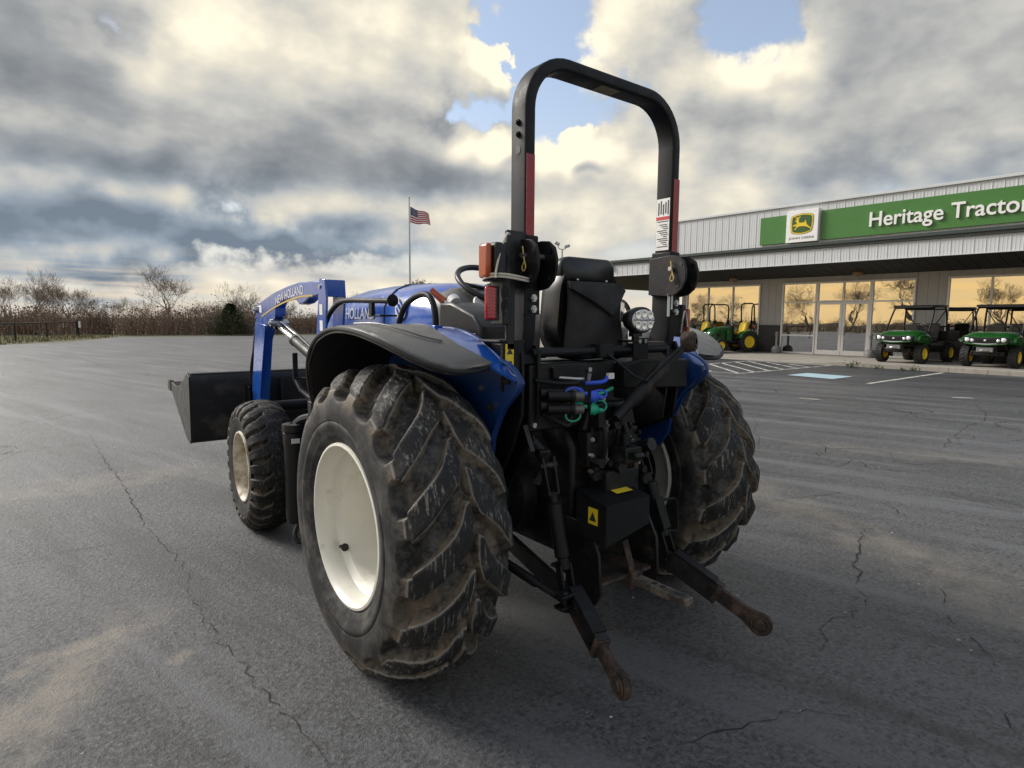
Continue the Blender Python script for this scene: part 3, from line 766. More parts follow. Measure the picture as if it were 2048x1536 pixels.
def tyre_mat(name, base, dust, mud):
    m_, g, b = newmat(name)
    tc = g.node('ShaderNodeTexCoord').outputs['Object']
    at = g.node('ShaderNodeAttribute'); at.attribute_name = 'lug'; h = at.outputs['Fac']
    n1 = g.noise(tc, 9, 7, .66); n2 = g.noise(tc, 34, 6, .7); n3 = g.noise(g.v('MULTIPLY', tc, (3.0, 1, .28)), 40, 5, .7)
    top = g.ss(h, .80, .97); flank = g.mul(g.ss(h, .06, .5), g.sub(1.0, top)); low = g.ss(h, .12, .0)
    c = g.mix(g.ss(n1, .3, .7), tuple(x*.7 for x in base), tuple(x*1.5 for x in base))
    c = g.mix(g.mul(g.ss(n1, .44, .68), .40), c, dust)
    # ground between the bars carries dried mud, flanks catch dust, tops are scuffed
    at2 = g.node('ShaderNodeAttribute'); at2.attribute_name = 'tread'; trd = at2.outputs['Fac']
    c = g.mix(g.mul(g.mul(g.ss(n2, .46, .66), trd), .55), c, dust)
    c = g.mix(g.mul(g.mul(flank, g.ss(n2, .34, .60)), .60), c, mud)
    edge = g.mul(g.ss(h, .70, .86), g.ss(h, 1.0, .90))
    c = g.mix(g.mul(g.mul(edge, g.ss(n2, .30, .50)), .9), c, tuple(x*2.0 for x in dust))
    c = g.mix(g.mul(top, .80), c, tuple(x*.75 for x in base))
    c = g.mix(g.mul(g.mul(top, g.ss(n1, .42, .60)), g.mul(g.ss(n3, .50, .64), .80)), c, tuple(x*2.1 for x in dust))
    c = g.mix(g.mul(g.mul(trd, g.mul(g.sub(1.0, top), g.ss(g.noise(tc, 6.5, 6, .72), .47, .62))), .62), c, mud)
    c = g.mix(g.mul(g.ss(g.noise(tc, 3.5, 5, .7), .58, .72), .14), c, mud)
    g.put(b.inputs['Base Color'], c)
    g.put(b.inputs['Roughness'], g.lin(n2, .3, .7, .55, .9))
    b.inputs['Specular IOR Level'].default_value = .4
    g.put(b.inputs['Normal'], g.bump(g.add(n2, g.mul(n3, .5)), .35, .006)); return m_
M_tyre = tyre_mat('worn_tractor_tyre', (.0125, .0127, .013), (.140, .132, .118), (.185, .145, .10))
M_tyre2 = tyre_mat('worn_front_tyre', (.011, .0112, .0115), (.060, .055, .048), (.14, .10, .062))

def build_tyre(name, R_, w, rim, nlug, hl, kind, na, nc, mat):
    Rb = R_-hl
    hw = w/2
    half = [(0, Rb), (hw*.42, Rb-.007), (hw*.72, Rb-.026), (hw*.90, Rb-.060), (hw*1.01, Rb-.118), (hw*1.05, (Rb+rim)/2+.01), (hw*1.0, rim+.055), (hw*.93, rim+.018), (hw*.90, rim-.004)]
    if kind == 'bar': half = [(0, Rb), (hw*.40, Rb-.009), (hw*.66, Rb-.034), (hw*.83, Rb-.076), (hw*.93, Rb-.130), (hw*.97, Rb-.190), (hw*1.0, rim+.085), (hw*.98, rim+.038), (hw*.94, rim+.012), (hw*.92, rim-.004)]
    sp = smooth_path([(x, r, 0) for x, r in half], 24); sp = np.array([(p.x, p.y) for p in sp])
    ds = np.hypot(*np.diff(sp, axis=0).T); arc = np.concatenate([[0], np.cumsum(ds)]); L = arc[-1]
    # more samples over the tread than down the sidewall
    u = np.linspace(0, 1, nc); sarc = L*(u**1.12)
    px = np.interp(sarc, arc, sp[:, 0]); pr = np.interp(sarc, arc, sp[:, 1])
    s_all = np.concatenate([-sarc[:0:-1], sarc]); X = np.concatenate([-px[:0:-1], px]); Rr = np.concatenate([pr[:0:-1], pr])
    tx = np.gradient(X); tr = np.gradient(Rr); ln = np.hypot(tx, tr); nx, nr = -tr/ln, tx/ln
    phi = np.arange(na)*2*np.pi/na
    SS, PH = np.meshgrid(s_all, phi)
    H = np.zeros_like(SS); PL = np.zeros_like(SS); pitch = 2*np.pi/nlug
    smd = lambda e0, e1, v: (lambda t: t*t*(3-2*t))(np.clip((v-e0)/(e1-e0), 0, 1))
    smax = arc[np.searchsorted(-sp[:, 1], -(Rb-(.068 if kind == 'bar' else .050)))]       # shoulder
    for sd in (-1, 1):
        c = SS*sd
        off = 0 if sd < 0 else pitch/2
        t = c/smax
        if kind == 'bar':
            tt = np.clip(t, -.2, 1.6); dphi = .40*np.where(tt < 1, np.sign(tt)*np.abs(tt)**.80, 1+.10*(tt-1))
            slope = np.where(t < 1, .40*.8*R_/smax*np.clip(np.abs(tt), .12, 1)**-.2, .1); wid = .029+.007*np.clip(t, 0, 1.3)-.004*np.exp(-((t-.42)/.2)**2)+.007*np.exp(-((t-.10)/.14)**2)
            ends = smd(-.06, .05, t); soft = .022+.010*np.clip(t-.7, 0, 1)
        else:
            tt = np.clip(t, -.3, 1.5); dphi = .10*np.where(tt < .12, 0, np.where(tt < .55, (tt-.12)/.43, 1.0))
            slope = np.where((t > .12) & (t < .55), .10*R_/(smax*.43), 0); wid = .031-.005*(t < .12)
            ends = smd(-.28, -.24, t)*(1-smd(1.22, 1.42, t)); soft = .007
        q = (PH-off+dphi+pitch*50) % pitch; q = np.minimum(q, pitch-q)*R_
        d = q*np.cos(np.arctan(slope))
        # rounded head
        if kind == 'bar': wid = wid*np.sqrt(np.clip((t+.06)/.20, .04, 1))
        h = (1-smd(wid, wid+soft, d))*ends
        if kind == 'bar':
            h = h*(t > -.1)*(1-smd(1.25, 1.6, t))
            # the bars run out into the sidewall; the hollows between them end in rounded scoops
            qc = np.clip(np.abs(pitch*R_/2-q)/(pitch*R_/2), 0, 1)
            te = .93+.20*(1-qc**2)
            pla = smd(te, te+.13, t)*(1-smd(1.2, 2.5, t))
            PL = np.maximum(PL, pla)
            h = h*1.0
        H = np.maximum(H, h)
    lug = H*(1-smd(1.0, 1.25, np.abs(SS)/smax)) if kind == 'bar' else H.copy()
    if kind == 'bar': H = np.maximum(H*(1-smd(1.25, 1.6, np.abs(SS)/smax)), PL)
    rng = np.random.default_rng(3)
    wear = 1+.10*np.sin(PH*7+SS*9)+.06*np.sin(PH*23+1)
    D = H*hl*(1+(wear-1)*(1-smd(.85, 1.1, np.abs(SS)/smax)))
    if kind == 'bar':       # small buttons between the bars and letters' worth of ridges down the sidewall
        for sd in (-1, 1):
            off = 0 if sd < 0 else pitch/2
            for k, cc in enumerate((.25, .52, .8)):
                q = (PH-off+.40*cc-pitch*(.5)+pitch*50+.02*k) % pitch; q = np.minimum(q, pitch-q)*R_
                D += .007*np.exp(-(q/.008)**4)*np.exp(-((SS*sd-cc*smax)/.020)**4)
        for rr in (1.95, 2.05): D += .0016*np.exp(-((np.abs(SS)/smax-rr)/.03)**2)
    D += .0022*np.sin(PH*31+SS*60)*np.sin(SS*83)*(np.abs(SS) < smax)
    x = X[None, :]+nx[None, :]*D; r = Rr[None, :]+nr[None, :]*D
    zg = r*np.sin(PH); y = -r*np.cos(PH)
    co = np.stack([x, y, zg], -1).reshape(-1, 3); m_ = SS.shape[1]
    me = bpy.data.meshes.new(name); i = np.arange(na)[:, None]; j = np.arange(m_-1)[None, :]
    a = i*m_+j; b = ((i+1) % na)*m_+j
    F = np.stack([a, a+1, b+1, b], -1).reshape(-1, 4)
    me.vertices.add(len(co)); me.vertices.foreach_set('co', co.ravel())
    me.loops.add(F.size); me.loops.foreach_set('vertex_index', F.ravel())
    me.polygons.add(len(F)); me.polygons.foreach_set('loop_start', np.arange(len(F))*4)
    me.polygons.foreach_set('use_smooth', np.ones(len(F), bool)); me.update(calc_edges=True); me.validate()
    at = me.attributes.new('lug', 'FLOAT', 'POINT'); at.data.foreach_set('value', lug.ravel().astype(np.float32))
    trd = np.broadcast_to((1-smd(1.0, 1.5, np.abs(SS)/smax)), SS.shape)
    at = me.attributes.new('tread', 'FLOAT', 'POINT'); at.data.foreach_set('value', np.ascontiguousarray(trd).ravel().astype(np.float32))
    me.materials.append(mat); return me

RR, RZ = .66, .632
me_rt = build_tyre('tyre', RR, .440, .338, 17, .046, 'bar', 816, 80, M_tyre)
me_ft = build_tyre('tyre', .4585, .290, .243, 26, .022, 'block', 832, 52, M_tyre2)
def rim_mesh(b, r, hw, dish, hub):
    """rim with outward side +x: flange, stepped barrel, disc set at x = dish"""
    prof = [(hw, r+.010), (hw+.012, r+.006), (hw+.014, r-.004), (hw+.004, r-.012), (hw-.012, r-.020), (hw-.055, r-.026), (hw-.070, r-.024), (hw-.078, r-.030), (hw-.092, r-.056), (hw-.11, r-.062), (dish+.02, r-.064), (dish, r-.07), (dish-.005, hub+.09), (dish+.03, hub+.05), (dish+.035, hub), (dish+.06, hub-.01), (dish+.065, 0)]
    b.lathe(prof, ax=(1, 0, 0), n=72)
    prof = [(hw, r+.009), (-hw, r+.009), (-hw-.012, r+.006), (-hw-.014, r-.004), (-hw-.004, r-.012), (-hw+.03, r-.022), (-hw+.05, r-.045), (dish-.02, r-.055), (dish-.012, r-.075), (dish-.016, hub+.08), (dish-.02, 0)]
    b.lathe(prof, ax=(1, 0, 0), n=72); return b
XW = .838         # rear wheel centre plane
for sd in (-1, 1):
    w = empty('rear_wheel', (sd*XW, 0, RZ), 0, T)
    t = link('tyre', me_rt, w); t.rotation_euler = (R(5 if sd < 0 else 13), 0, 0)
    b = rim_mesh(MB(), .334, .212, -.08, .09)
    if sd < 0: b.xf(Matrix.Scale(-1, 4, (1, 0, 0)))
    b.obj('rim', M_rim, w, smooth=35)
    for k in range(8):
        a = k*math.pi/4; q = Vector((sd*(-.055), .135*math.cos(a), .135*math.sin(a)))
        MB().cyl(q-Vector((.05, 0, 0)), q+Vector((.02*sd, 0, 0)), .013, 6).obj('wheel_bolt', M_bolt, w)
    v = (sd*.14, .20, -.175); n_ = Vector((0, -v[1], -v[2])).normalized()
    MB().tube([v, Vector(v)+n_*.02, Vector(v)+n_*.03+Vector((sd*.03, 0, 0))], .008, 8).ell((v[0], v[1]*.98, v[2]*.98), (.018, .018, .018), 10, 6).obj('valve_stem', M_tyreblk, w)
XF = .815
for sd in (-1, 1):
    w = empty('front_wheel', (sd*XF, 2.11, .443), R(-1.5) if sd < 0 else R(-1.5), T)
    link('tyre', me_ft, w)
    b = rim_mesh(MB(), .240, .130, .02, .06)
    if sd < 0: b.xf(Matrix.Scale(-1, 4, (1, 0, 0)))
    b.obj('rim', M_rimdirty, w, smooth=35)
    for k in range(8):
        a = k*math.pi/4; q = Vector((sd*.035, .095*math.cos(a), .095*math.sin(a))); MB().cyl(q-Vector((.02, 0, 0)), q+Vector((.02, 0, 0)), .010, 6).obj('wheel_bolt', M_bolt, w)

# --- housings: gearbox, axle, engine, chassis
def arcpts(c, r, a0, a1, n): return [(c[0]+r*math.cos(R(a0+(a1-a0)*i/n)), c[1]+r*math.sin(R(a0+(a1-a0)*i/n))) for i in range(n+1)]
b = MB().prism([(-.43, .50), (-.43, .92), (-.36, 1.02), (.1, 1.06), (.65, 1.0), (.65, .48), (.2, .42), (-.3, .42)], 'x', -.19, .19)
hsg = b.obj('gearbox_housing', M_dull, T, bevel=.02)
MB().prism([(-.17, 1.0), (-.13, 1.12), (.13, 1.12), (.17, 1.0)], 'y', -.48, .1).box((-.16, -.50, .84), (.16, -.43, 1.0)).box((-.10, -.56, .70), (.11, -.43, .83)).obj('hitch_cover', M_dull, T, bevel=.012)
# clutter of valves and fittings on the rear face
rg = random.Random(11)
for i in range(16):
    x, z = rg.uniform(-.14, .15), rg.uniform(.76, 1.03); p = Vector((x, -.46, z)); q = p+Vector((rg.uniform(-.03, .03), -rg.uniform(.05, .10), rg.uniform(-.02, .02))); r_ = rg.uniform(.010, .026)
    MB().cyl(p, q, r_, 8).cyl(q, q+Vector((0, -.02, 0)), r_*1.25, 6).obj('fitting', rg.choice([M_dull, M_dull, M_rusthalf, M_rust]), T)
for (x, y, z0, z1, w_) in ((-.13, -.49, .80, 1.08, .018), (-.085, -.53, .86, 1.05, .012), (.005, -.52, .84, 1.10, .020), (.05, -.54, .80, .98, .012), (.10, -.50, .76, 1.02, .016)):
    MB().box((x-w_/2, y-.008, z0), (x+w_/2, y+.008, z1)).cyl((x, y-.018, z0+.02), (x, y+.02, z0+.02), w_*.55, 8).cyl((x, y-.018, z1-.02), (x, y+.02, z1-.02), w_*.55, 8).obj('linkage_bar', rg.choice([M_rusthalf, M_dull, M_barrust]), T, bevel=.002)
for (x, z) in ((-.15, .90), (-.15, .97), (.15, .90), (.15, .97), (-.15, .83), (.15, .83), (-.05, .99), (.05, .99), (-.07, .80), (.08, .80)):
    MB().cyl((x, -.50, z), (x, -.515, z), .011, 6).cyl((x, -.515, z), (x, -.522, z), .006, 8).obj('housing_bolt', rg.choice([M_bolt, M_barrust, M_dull]), T)
MB().box((-.03, -.60, .86), (.075, -.50, .93)).cyl((-.005, -.62, .895), (.05, -.62, .895), .018, 10).cyl((.02, -.55, .93), (.02, -.55, .985), .020, 12).obj('spool_valve', M_dull, T, bevel=.006)
MB().cyl((.12, -.50, .90), (.12, -.60, .93), .026, 14).cyl((.12, -.60, .93), (.12, -.615, .935), .030, 14).obj('oil_filter', M_dull, T)
chn = []
for i in range(15):
    t = i/14; c_ = Vector((.04+.20*t, -.50+.06*t-.05*math.sin(t*3.1), 1.03-.16*t-.06*math.sin(t*3.1)))
    MB().tube([c_+Vector((.011*math.cos(a_), (.006 if i % 2 else 0)*math.cos(a_), (0 if i % 2 else .007)*math.sin(a_)))+Vector((0, (.007*math.sin(a_)) if i % 2 else 0, 0)) for a_ in [2*math.pi*k/8 for k in range(8)]], .0022, 5, closed=True).obj('chain_link', M_bolt, T)
for sd in (-1, 1):
    MB().lathe([(.185, 0), (.19, .20), (.26, .185), (.30, .13), (.52, .115), (.60, .125), (.61, .175), (.70, .175), (.71, .09), (.80, .085), (.805, 0)], (0, 0, RZ), (sd, 0, 0), 24).obj('rear_axle', M_dull, T)
MB().box((-.20, .65, .55), (.20, 2.55, 1.02)).box((-.27, .6, .66), (.27, 2.4, .82)).obj('engine_block', M_dull, T, bevel=.02)
MB().bar((-.70, 2.11, .443), (.70, 2.11, .443), .15, .17).box((-.16, 1.85, .42), (.16, 2.4, .60)).obj('front_axle', M_dull, T, bevel=.02)
for sd in (-1, 1): MB().cyl((sd*.66, 2.11, .443), (sd*.80, 2.11, .443), .085, 20).obj('hub_carrier', M_dull, T)
# floor deck, step and cab floor, fuel tank
MB().box((-.55, .15, 1.00), (.55, .85, 1.05)).box((-.62, .62, .62), (-.40, .95, .66)).box((-.62, .62, .66), (-.60, .95, 1.0)).obj('deck', M_blkplast, T, bevel=.01)
MB().box((-.50, .70, .52), (-.24, 1.45, .98)).obj('fuel_tank', M_blkplast, T, bevel=.04, seg=3)
# --- bonnet
rings = []
for (y, w, zt, zb, cr) in [(.52, .335, 1.655, 1.03, .06), (.60, .345, 1.685, 1.03, .075), (.9, .345, 1.700, 1.03, .08), (1.3, .335, 1.700, 1.05, .08), (1.7, .32, 1.685, 1.07, .08), (2.1, .30, 1.645, 1.10, .08), (2.4, .28, 1.59, 1.10, .08), (2.52, .26, 1.52, 1.10, .07), (2.56, .23, 1.42, 1.10, .06)]:
    pts = [(-w, zb), (-w, zb+(zt-zb)*.5), (-w+.005, zt-.16), (-w+.03, zt-.10), (-w+.09, zt-.045), (-w*.5, zt-.012), (0, zt)]
    sec = pts+[(-a, c) for a, c in pts[-2::-1]]
    rings.append([(x, y, z) for x, z in sec])
bon = MB().loft(rings, True, True).obj('bonnet', M_blue, T, smooth=50)
w_, zt_ = .3415, 1.7015
sm = [(-w_, 1.06), (-w_, 1.30), (-w_+.005, zt_-.16), (-w_+.03, zt_-.10), (-w_+.09, zt_-.045), (-w_*.5, zt_-.012), (0, zt_)]
MB().tube([(x*1.003, 1.10, z+.001) for x, z in sm+[(-a_, c_) for a_, c_ in sm[-2::-1]]], .0045, 6).obj('bonnet_seam', M_ink, bon)
tm = fit_mesh(text_mesh('NEW HOLLAND', 1, 0, .01), .78, .075)
for v in tm.vertices: yy = 2.02-v.co.x; v.co = (-np.interp(yy, [.9, 1.3, 1.7, 2.1], [.346, .336, .321, .302])-.002+max(0, v.co.y-.035)*.12, yy, 1.475+v.co.y)
tm.materials.append(M_silver); link('bonnet_lettering', tm, bon)
em = MB()
for k in range(20):
    pass
em.prism(arcpts((.86, 1.535), .066, 0, 360, 28)[:-1], 'x', -.348, -.3515); em.obj('emblem_disc', M_silver, bon)
for pts in ([(.895, 1.575), (.86, 1.56), (.845, 1.53), (.85, 1.50), (.865, 1.53), (.89, 1.55)], [(.865, 1.597), (.835, 1.575), (.82, 1.54), (.828, 1.52), (.842, 1.555), (.87, 1.58)], [(.90, 1.545), (.885, 1.53), (.875, 1.505), (.885, 1.50), (.90, 1.52), (.91, 1.54)]):
    MB().prism(pts, 'x', -.3517, -.3535).obj('emblem_leaf', M_blue, bon)
# dash cowl behind the bonnet, with instrument hood and steering wheel
rings = []
for (y, w, zt, zb) in [(.54, .33, 1.66, 1.0), (.46, .33, 1.655, 1.0), (.38, .30, 1.62, 1.0), (.33, .26, 1.55, 1.0), (.31, .24, 1.42, 1.0)]:
    pts = [(-w, zb), (-w, zt-.12), (-w+.03, zt-.05), (-w*.6, zt-.01), (0, zt)]
    rings.append([(x, y, z) for x, z in pts+[(-a, c) for a, c in pts[-2::-1]]])
dash = MB().loft(rings).obj('dashboard', M_plast, T, smooth=50)
MB().cyl((-.15, .33, 1.56), (-.15, .315, 1.565), .05, 20).obj('gauge', M_white, dash)
MB().cyl((0, .60, 1.52), (0, .45, 1.65), .035, 14).obj('steering_column', M_blkplast, dash)
ax = Vector((0, -.52, .85)).normalized(); _, u_, v_ = basis(ax); c0 = Vector((.0, .43, 1.668))
sw = [c0+(u_*math.cos(t)+v_*math.sin(t))*.205 for t in [2*math.pi*i/48 for i in range(48)]]
st = MB().tube(sw, .0165, 10, closed=True)
for k in (0, 2.1, 4.2): st.tube([c0-ax*.03, c0+(u_*math.cos(k)+v_*math.sin(k))*.20], .011, 8)
st.ell(tuple(c0-ax*.02), (.05, .05, .03)).obj('steering_wheel', M_blkplast, T)
MB().tube([(-.03, .40, 1.62), (.0, .36, 1.70), (.06, .30, 1.735)], .028, 10).obj('dash_lever', M_blkplast, T)

# --- fenders
def fender(sd):
    """arch round the axle: grey plastic top, blue inner strip and blue side panel"""
    def P(th, x, r): return (sd*x, r*math.cos(th), RZ+r*math.sin(th))
    # outer edge of the arch (angle from front -> rear, half width)
    edge = [(22, .86), (34, .945), (52, 1.02), (70, 1.055), (90, 1.062), (104, 1.03), (112, .995), (118, .955), (122.5, .90), (125.5, .81), (125.5, .72), (124.2, .655)]
    A = np.array([e[0] for e in edge]); X = np.array([e[1] for e in edge])
    N = 46; ths = np.concatenate([np.linspace(22, 112, 30), np.linspace(113.5, 124.2, 16)])
    xo = []
    for th in ths:
        # outer x at this angle (last crossing)
        k = [i for i in range(len(edge)-1) if min(A[i], A[i+1])-1e-6 <= th <= max(A[i], A[i+1])+1e-6]
        i = k[0]; f = (th-A[i])/(A[i+1]-A[i]) if A[i+1] != A[i] else 0
        xo.append(X[i]+(X[i+1]-X[i])*f)
    xo = list(np.minimum(xo, np.interp(ths, [0, 121, 122.5, 123.5, 124.2], [9, .93, .905, .885, .865])))
    ib = np.interp(ths, [22, 60, 90, 106, 115, 120, 124.2], [.60, .62, .695, .74, .725, .685, .645])     # grey/blue line
    def sheet(x0s, x1s, r0s, r1s, nx_, th_list, lip):
        top = []; M_ = MB(); cols = nx_+1
        for th, a, c, ra, rb in zip(th_list, x0s, x1s, r0s, r1s):
            for j in range(cols):
                f = j/nx_; rr = ra+(rb-ra)*f
                if lip: rr -= .020*max(0, (f-.93)/.07)**2 if f > .93 else 0
                top.append(P(R(th), a+(c-a)*f, rr))
        bot = []
        for th, a, c, ra, rb in zip(th_list, x0s, x1s, r0s, r1s):
            for j in range(cols):
                f = j/nx_; rr = ra+(rb-ra)*f
                if lip: rr -= .020*max(0, (f-.93)/.07)**2 if f > .93 else 0
                bot.append(P(R(th), a+(c-a)*f, rr-.010))
        n = len(th_list); k = len(top); fs = []
        for i in range(n-1):
            for j in range(nx_):
                q = (i*cols+j, i*cols+j+1, (i+1)*cols+j+1, (i+1)*cols+j); fs += [q, tuple(k+z for z in q[::-1])]
        for i in range(n-1):
            for j in (0, nx_): fs.append((i*cols+j, (i+1)*cols+j, k+(i+1)*cols+j, k+i*cols+j))
        for j in range(nx_):
            for i in (0, n-1): fs.append((i*cols+j, i*cols+j+1, k+i*cols+j+1, k+i*cols+j))
        return M_.raw(top+bot, fs)
    ext = [(124.7, .668, .845), (125.1, .69, .825), (125.4, .715, .80), (125.6, .745, .775)]
    tg_ = np.concatenate([ths, [e[0] for e in ext]]); ig_ = np.concatenate([ib, [e[1] for e in ext]]); og_ = np.concatenate([xo, [e[2] for e in ext]]); ng = len(tg_)
    n = len(ths); rg_ = [.828]*n
    fd = empty('fender', (0, 0, 0), 0, T)
    sheet(ig_, og_, [.828]*ng, [.820]*ng, 18, tg_, True).obj('fender_extension', M_plast, fd, smooth=45)
    sheet(ib-.01, np.array(xo)-.012, [.813]*n, [.806]*n, 10, ths, False).obj('fender_liner', M_blkplast, fd, smooth=45)
    # rubber beading along the free edge
    e3 = [P(R(th), x, .806) for th, x in smooth2(edge)]
    MB().tube(e3, .0095, 8).obj('fender_beading', M_blkplast, fd)
    # moulded crease in the plastic
    cr = [P(R(a), x, .831) for a, x in ((84, .96), (95, .93), (104, .89), (110, .84), (113, .78))]
    MB().tube(smooth_path(cr, 6), .0035, 6).obj('fender_crease', M_plast, fd)
    # blue strip, running a little past the plastic to the tail
    tb = np.concatenate([ths, [126.5, 129, 131]]); ibb = np.concatenate([ib+.012, [.64, .61, .585]]); nb = len(tb)
    inn = np.interp(tb, [22, 80, 110, 124, 131], [.56, .56, .555, .555, .56])
    sheet(inn, ibb, [.808]*nb, np.where(np.arange(nb) < n, .817, .817), 6, tb, False).obj('fender_strip', M_blue, fd, smooth=45)
    # inner side panel (plane x = .575), tail rounded off behind
    out = [(.815*math.cos(R(a)), RZ+.815*math.sin(R(a))) for a in np.linspace(20, 128, 30)]
    out += [(-.545, 1.262), (-.558, 1.238), (-.545, 1.215), (-.50, 1.175), (-.45, 1.13), (-.41, 1.07), (-.375, 1.0), (-.36, .90), (-.30, .82), (.30, .82), (.66, .86)]
    pn = MB().prism(out, 'x', sd*.556, sd*.578).obj('fender_panel', M_blueshade, fd, smooth=30, bevel=.004)
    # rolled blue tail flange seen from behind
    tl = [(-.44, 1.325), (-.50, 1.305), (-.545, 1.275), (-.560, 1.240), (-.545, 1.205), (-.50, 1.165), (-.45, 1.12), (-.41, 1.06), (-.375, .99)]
    MB().sweep(smooth_path([(sd*.585, y, z) for y, z in tl], 5), [(-.004, -.010), (.004, -.010), (.004, .010), (-.004, .010)], (1, 0, 0)).obj('tail_flange', M_blueshade, fd, smooth=50)
    for y, z in ((-.475, 1.245), (-.37, 1.13)):
        MB().cyl((sd*.578, y, z), (sd*.590, y, z), .016, 12).cyl((sd*.59, y, z), (sd*.596, y, z), .009, 8).obj('panel_bolt', M_rust, fd)
    for y, z in ((-.30, 1.20),): MB().cyl((sd*.578, y, z), (sd*.588, y, z), .012, 8).obj('panel_bolt', M_bolt, fd)
    return fd
def smooth2(edge):
    return [(p.x, p.y) for p in smooth_path([(a, x, 0) for a, x in edge], 8)]
fender(-1); fender(1)

# --- roll bar
def rbpath(n=10):
    h, top, r = .448, 2.497, .20; P = [(-h, 1.60), (-h, top-r)]
    P += [(-h+r-r*math.cos(R(a)), top-r+r*math.sin(R(a))) for a in [90*i/n for i in range(1, n+1)]]
    return P+[(-x, z) for x, z in P[::-1]]
rb = MB().sweep([(x, -.392, z) for x, z in rbpath()], rrect(.050, .100, .012, 3), (0, 1, 0)).obj('roll_bar', M_black, T, smooth=40)
for x, z0, z1 in ((-.450, 1.80, 2.12), (.450, 1.80, 2.15)):
    MB().box((x-.020, -.4445, z0), (x+.020, -.4428, z1)).obj('reflector_strip', M_red, rb, smooth=0)
lb = MB().box((.4195, -.43, 1.82), (.4225, -.352, 2.065)).obj('warning_label', M_white, rb, smooth=0)
MB().box((.4185, -.43, 1.965), (.4193, -.352, 1.98)).obj('label_band', M_redink, lb, smooth=0)
for i in range(13):
    z = 1.835+i*.0095 if i < 12 else 1.955
    MB().box((.4187, -.425+.004*(i % 3), z), (.4193, -.36-.012*((i*7) % 4), z+.004)).obj('label_text', M_ink, lb, smooth=0)
for i in range(5): MB().box((.4187, -.425+.014*i, 1.988+.006*(i % 2)), (.4193, -.418+.014*i, 2.055-.008*(i % 3))).obj('label_picture', M_ink, lb, smooth=0)
MB().box((-.05, -.425, 2.4695), (.06, -.36, 2.4715)).obj('bar_decal', pm('faded_brown_decal', (.22, .19, .09), .6), rb, smooth=0)
for z in (2.245, 2.20): MB().cyl((-.473, -.392, z), (-.482, -.392, z), .012, 6).cyl((-.482, -.392, z), (-.488, -.392, z), .007, 6).obj('bar_nut', M_dull, rb)
MB().cyl((-.4735, -.392, 2.14), (-.4745, -.392, 2.14), .016, 14).obj('bar_hole', M_ink, rb)
# fold hinge: lower sleeve, pivot plates reaching back, pin and clip
for sd in (-1, 1):
    x0 = sd*.448
    hg = MB().box((x0-.036, -.452, 1.60), (x0+.036, -.335, 1.81)).obj('hinge_sleeve', M_black, T, bevel=.006)
    for dx in (-.046, .046):
        out = [(-.34, 1.60), (-.34, 1.775), (-.44, 1.79)]+[(-.515+.072*math.cos(R(a)), 1.715+.075*math.sin(R(a))) for a in range(80, -61, -20)]
        out = [(-.335, 1.605), (-.335, 1.78), (-.46, 1.79), (-.505, 1.785), (-.54, 1.76), (-.555, 1.715), (-.553, 1.67), (-.535, 1.63), (-.50, 1.603), (-.45, 1.595)]
        pl = MB().prism(out, 'x', x0+dx-.006, x0+dx+.006).obj('pivot_plate', M_rusthalf if sd > 0 else M_dull, hg, bevel=.003)
        for (y, z) in ((-.525, 1.745), (-.51, 1.645)): MB().cyl((x0+dx-.0075, y, z), (x0+dx+.0075, y, z), .010, 12).obj('plate_hole', M_ink if dx < 0 else M_chrome, hg)
    pin = MB().cyl((x0-.07, -.475, 1.725), (x0+.07, -.475, 1.725), .011, 10).obj('hinge_pin', M_bolt, hg)
    MB().tube(smooth_path([(x0-.064, -.475, 1.76), (x0-.064, -.485, 1.71), (x0-.066, -.497, 1.68), (x0-.066, -.485, 1.665), (x0-.066, -.475, 1.68), (x0-.066, -.487, 1.70)], 4), .003, 6).obj('pin_clip', M_gold, hg)
    # lower post sweeping forward to the axle
    lp = smooth_path([(x0, -.395, 1.66), (x0, -.395, 1.50), (x0, -.385, 1.40), (x0, -.34, 1.28), (x0, -.25, 1.16), (x0, -.16, 1.02), (x0, -.11, .80)], 6)
    MB().sweep(lp, rrect(.115, .060, .012, 3), (1, 0, 0)).obj('lower_post', M_black, T, smooth=40)
    for z in (1.565, 1.522):
        MB().cyl((x0+.005, -.452, z), (x0+.005, -.466, z), .016, 6).cyl((x0+.005, -.466, z), (x0+.005, -.472, z), .010, 10).obj('post_bolt', M_bolt, T)
    MB().box((x0-.035, -.452, 1.50), (x0+.045, -.44, 1.60)).obj('post_plate', M_black, T, bevel=.003)
    # mounting plate down to the axle
    mp = [(-.46, 1.34), (-.44, 1.38), (-.22, 1.38), (-.08, 1.10), (-.03, .78), (-.16, .76), (-.22, .90), (-.44, 1.0), (-.47, 1.2)] if sd > 0 else [(-.46, 1.34), (-.44, 1.38), (-.22, 1.38), (-.10, 1.05), (-.08, .74), (-.26, .74), (-.40, .96), (-.46, 1.1)]
    MB().prism(mp, 'x', x0-.05, x0-.034).prism(mp, 'x', x0+.034, x0+.05).box((x0-.048, -.15, .752), (x0+.048, -.04, .80)).box((x0-.034, -.44, 1.30), (x0+.034, -.25, 1.34)).obj('mounting_plate', M_black, T, bevel=.004)
    # rubber flap plates hanging below
    MB().bar((sd*.50+.02, -.46, 1.06), (sd*.50+.03, -.50, .955), .028, .008).obj('flap', M_blkplast, T, bevel=.003)
wt = MB().box((.424, -.453, 1.535), (.436, -.455, 1.625)).obj('paper_tag', M_white, T, smooth=0)
MB().box((.394, -.4568, 1.50), (.412, -.4558, 1.61)).obj('paper_tag', M_white, T, smooth=0)
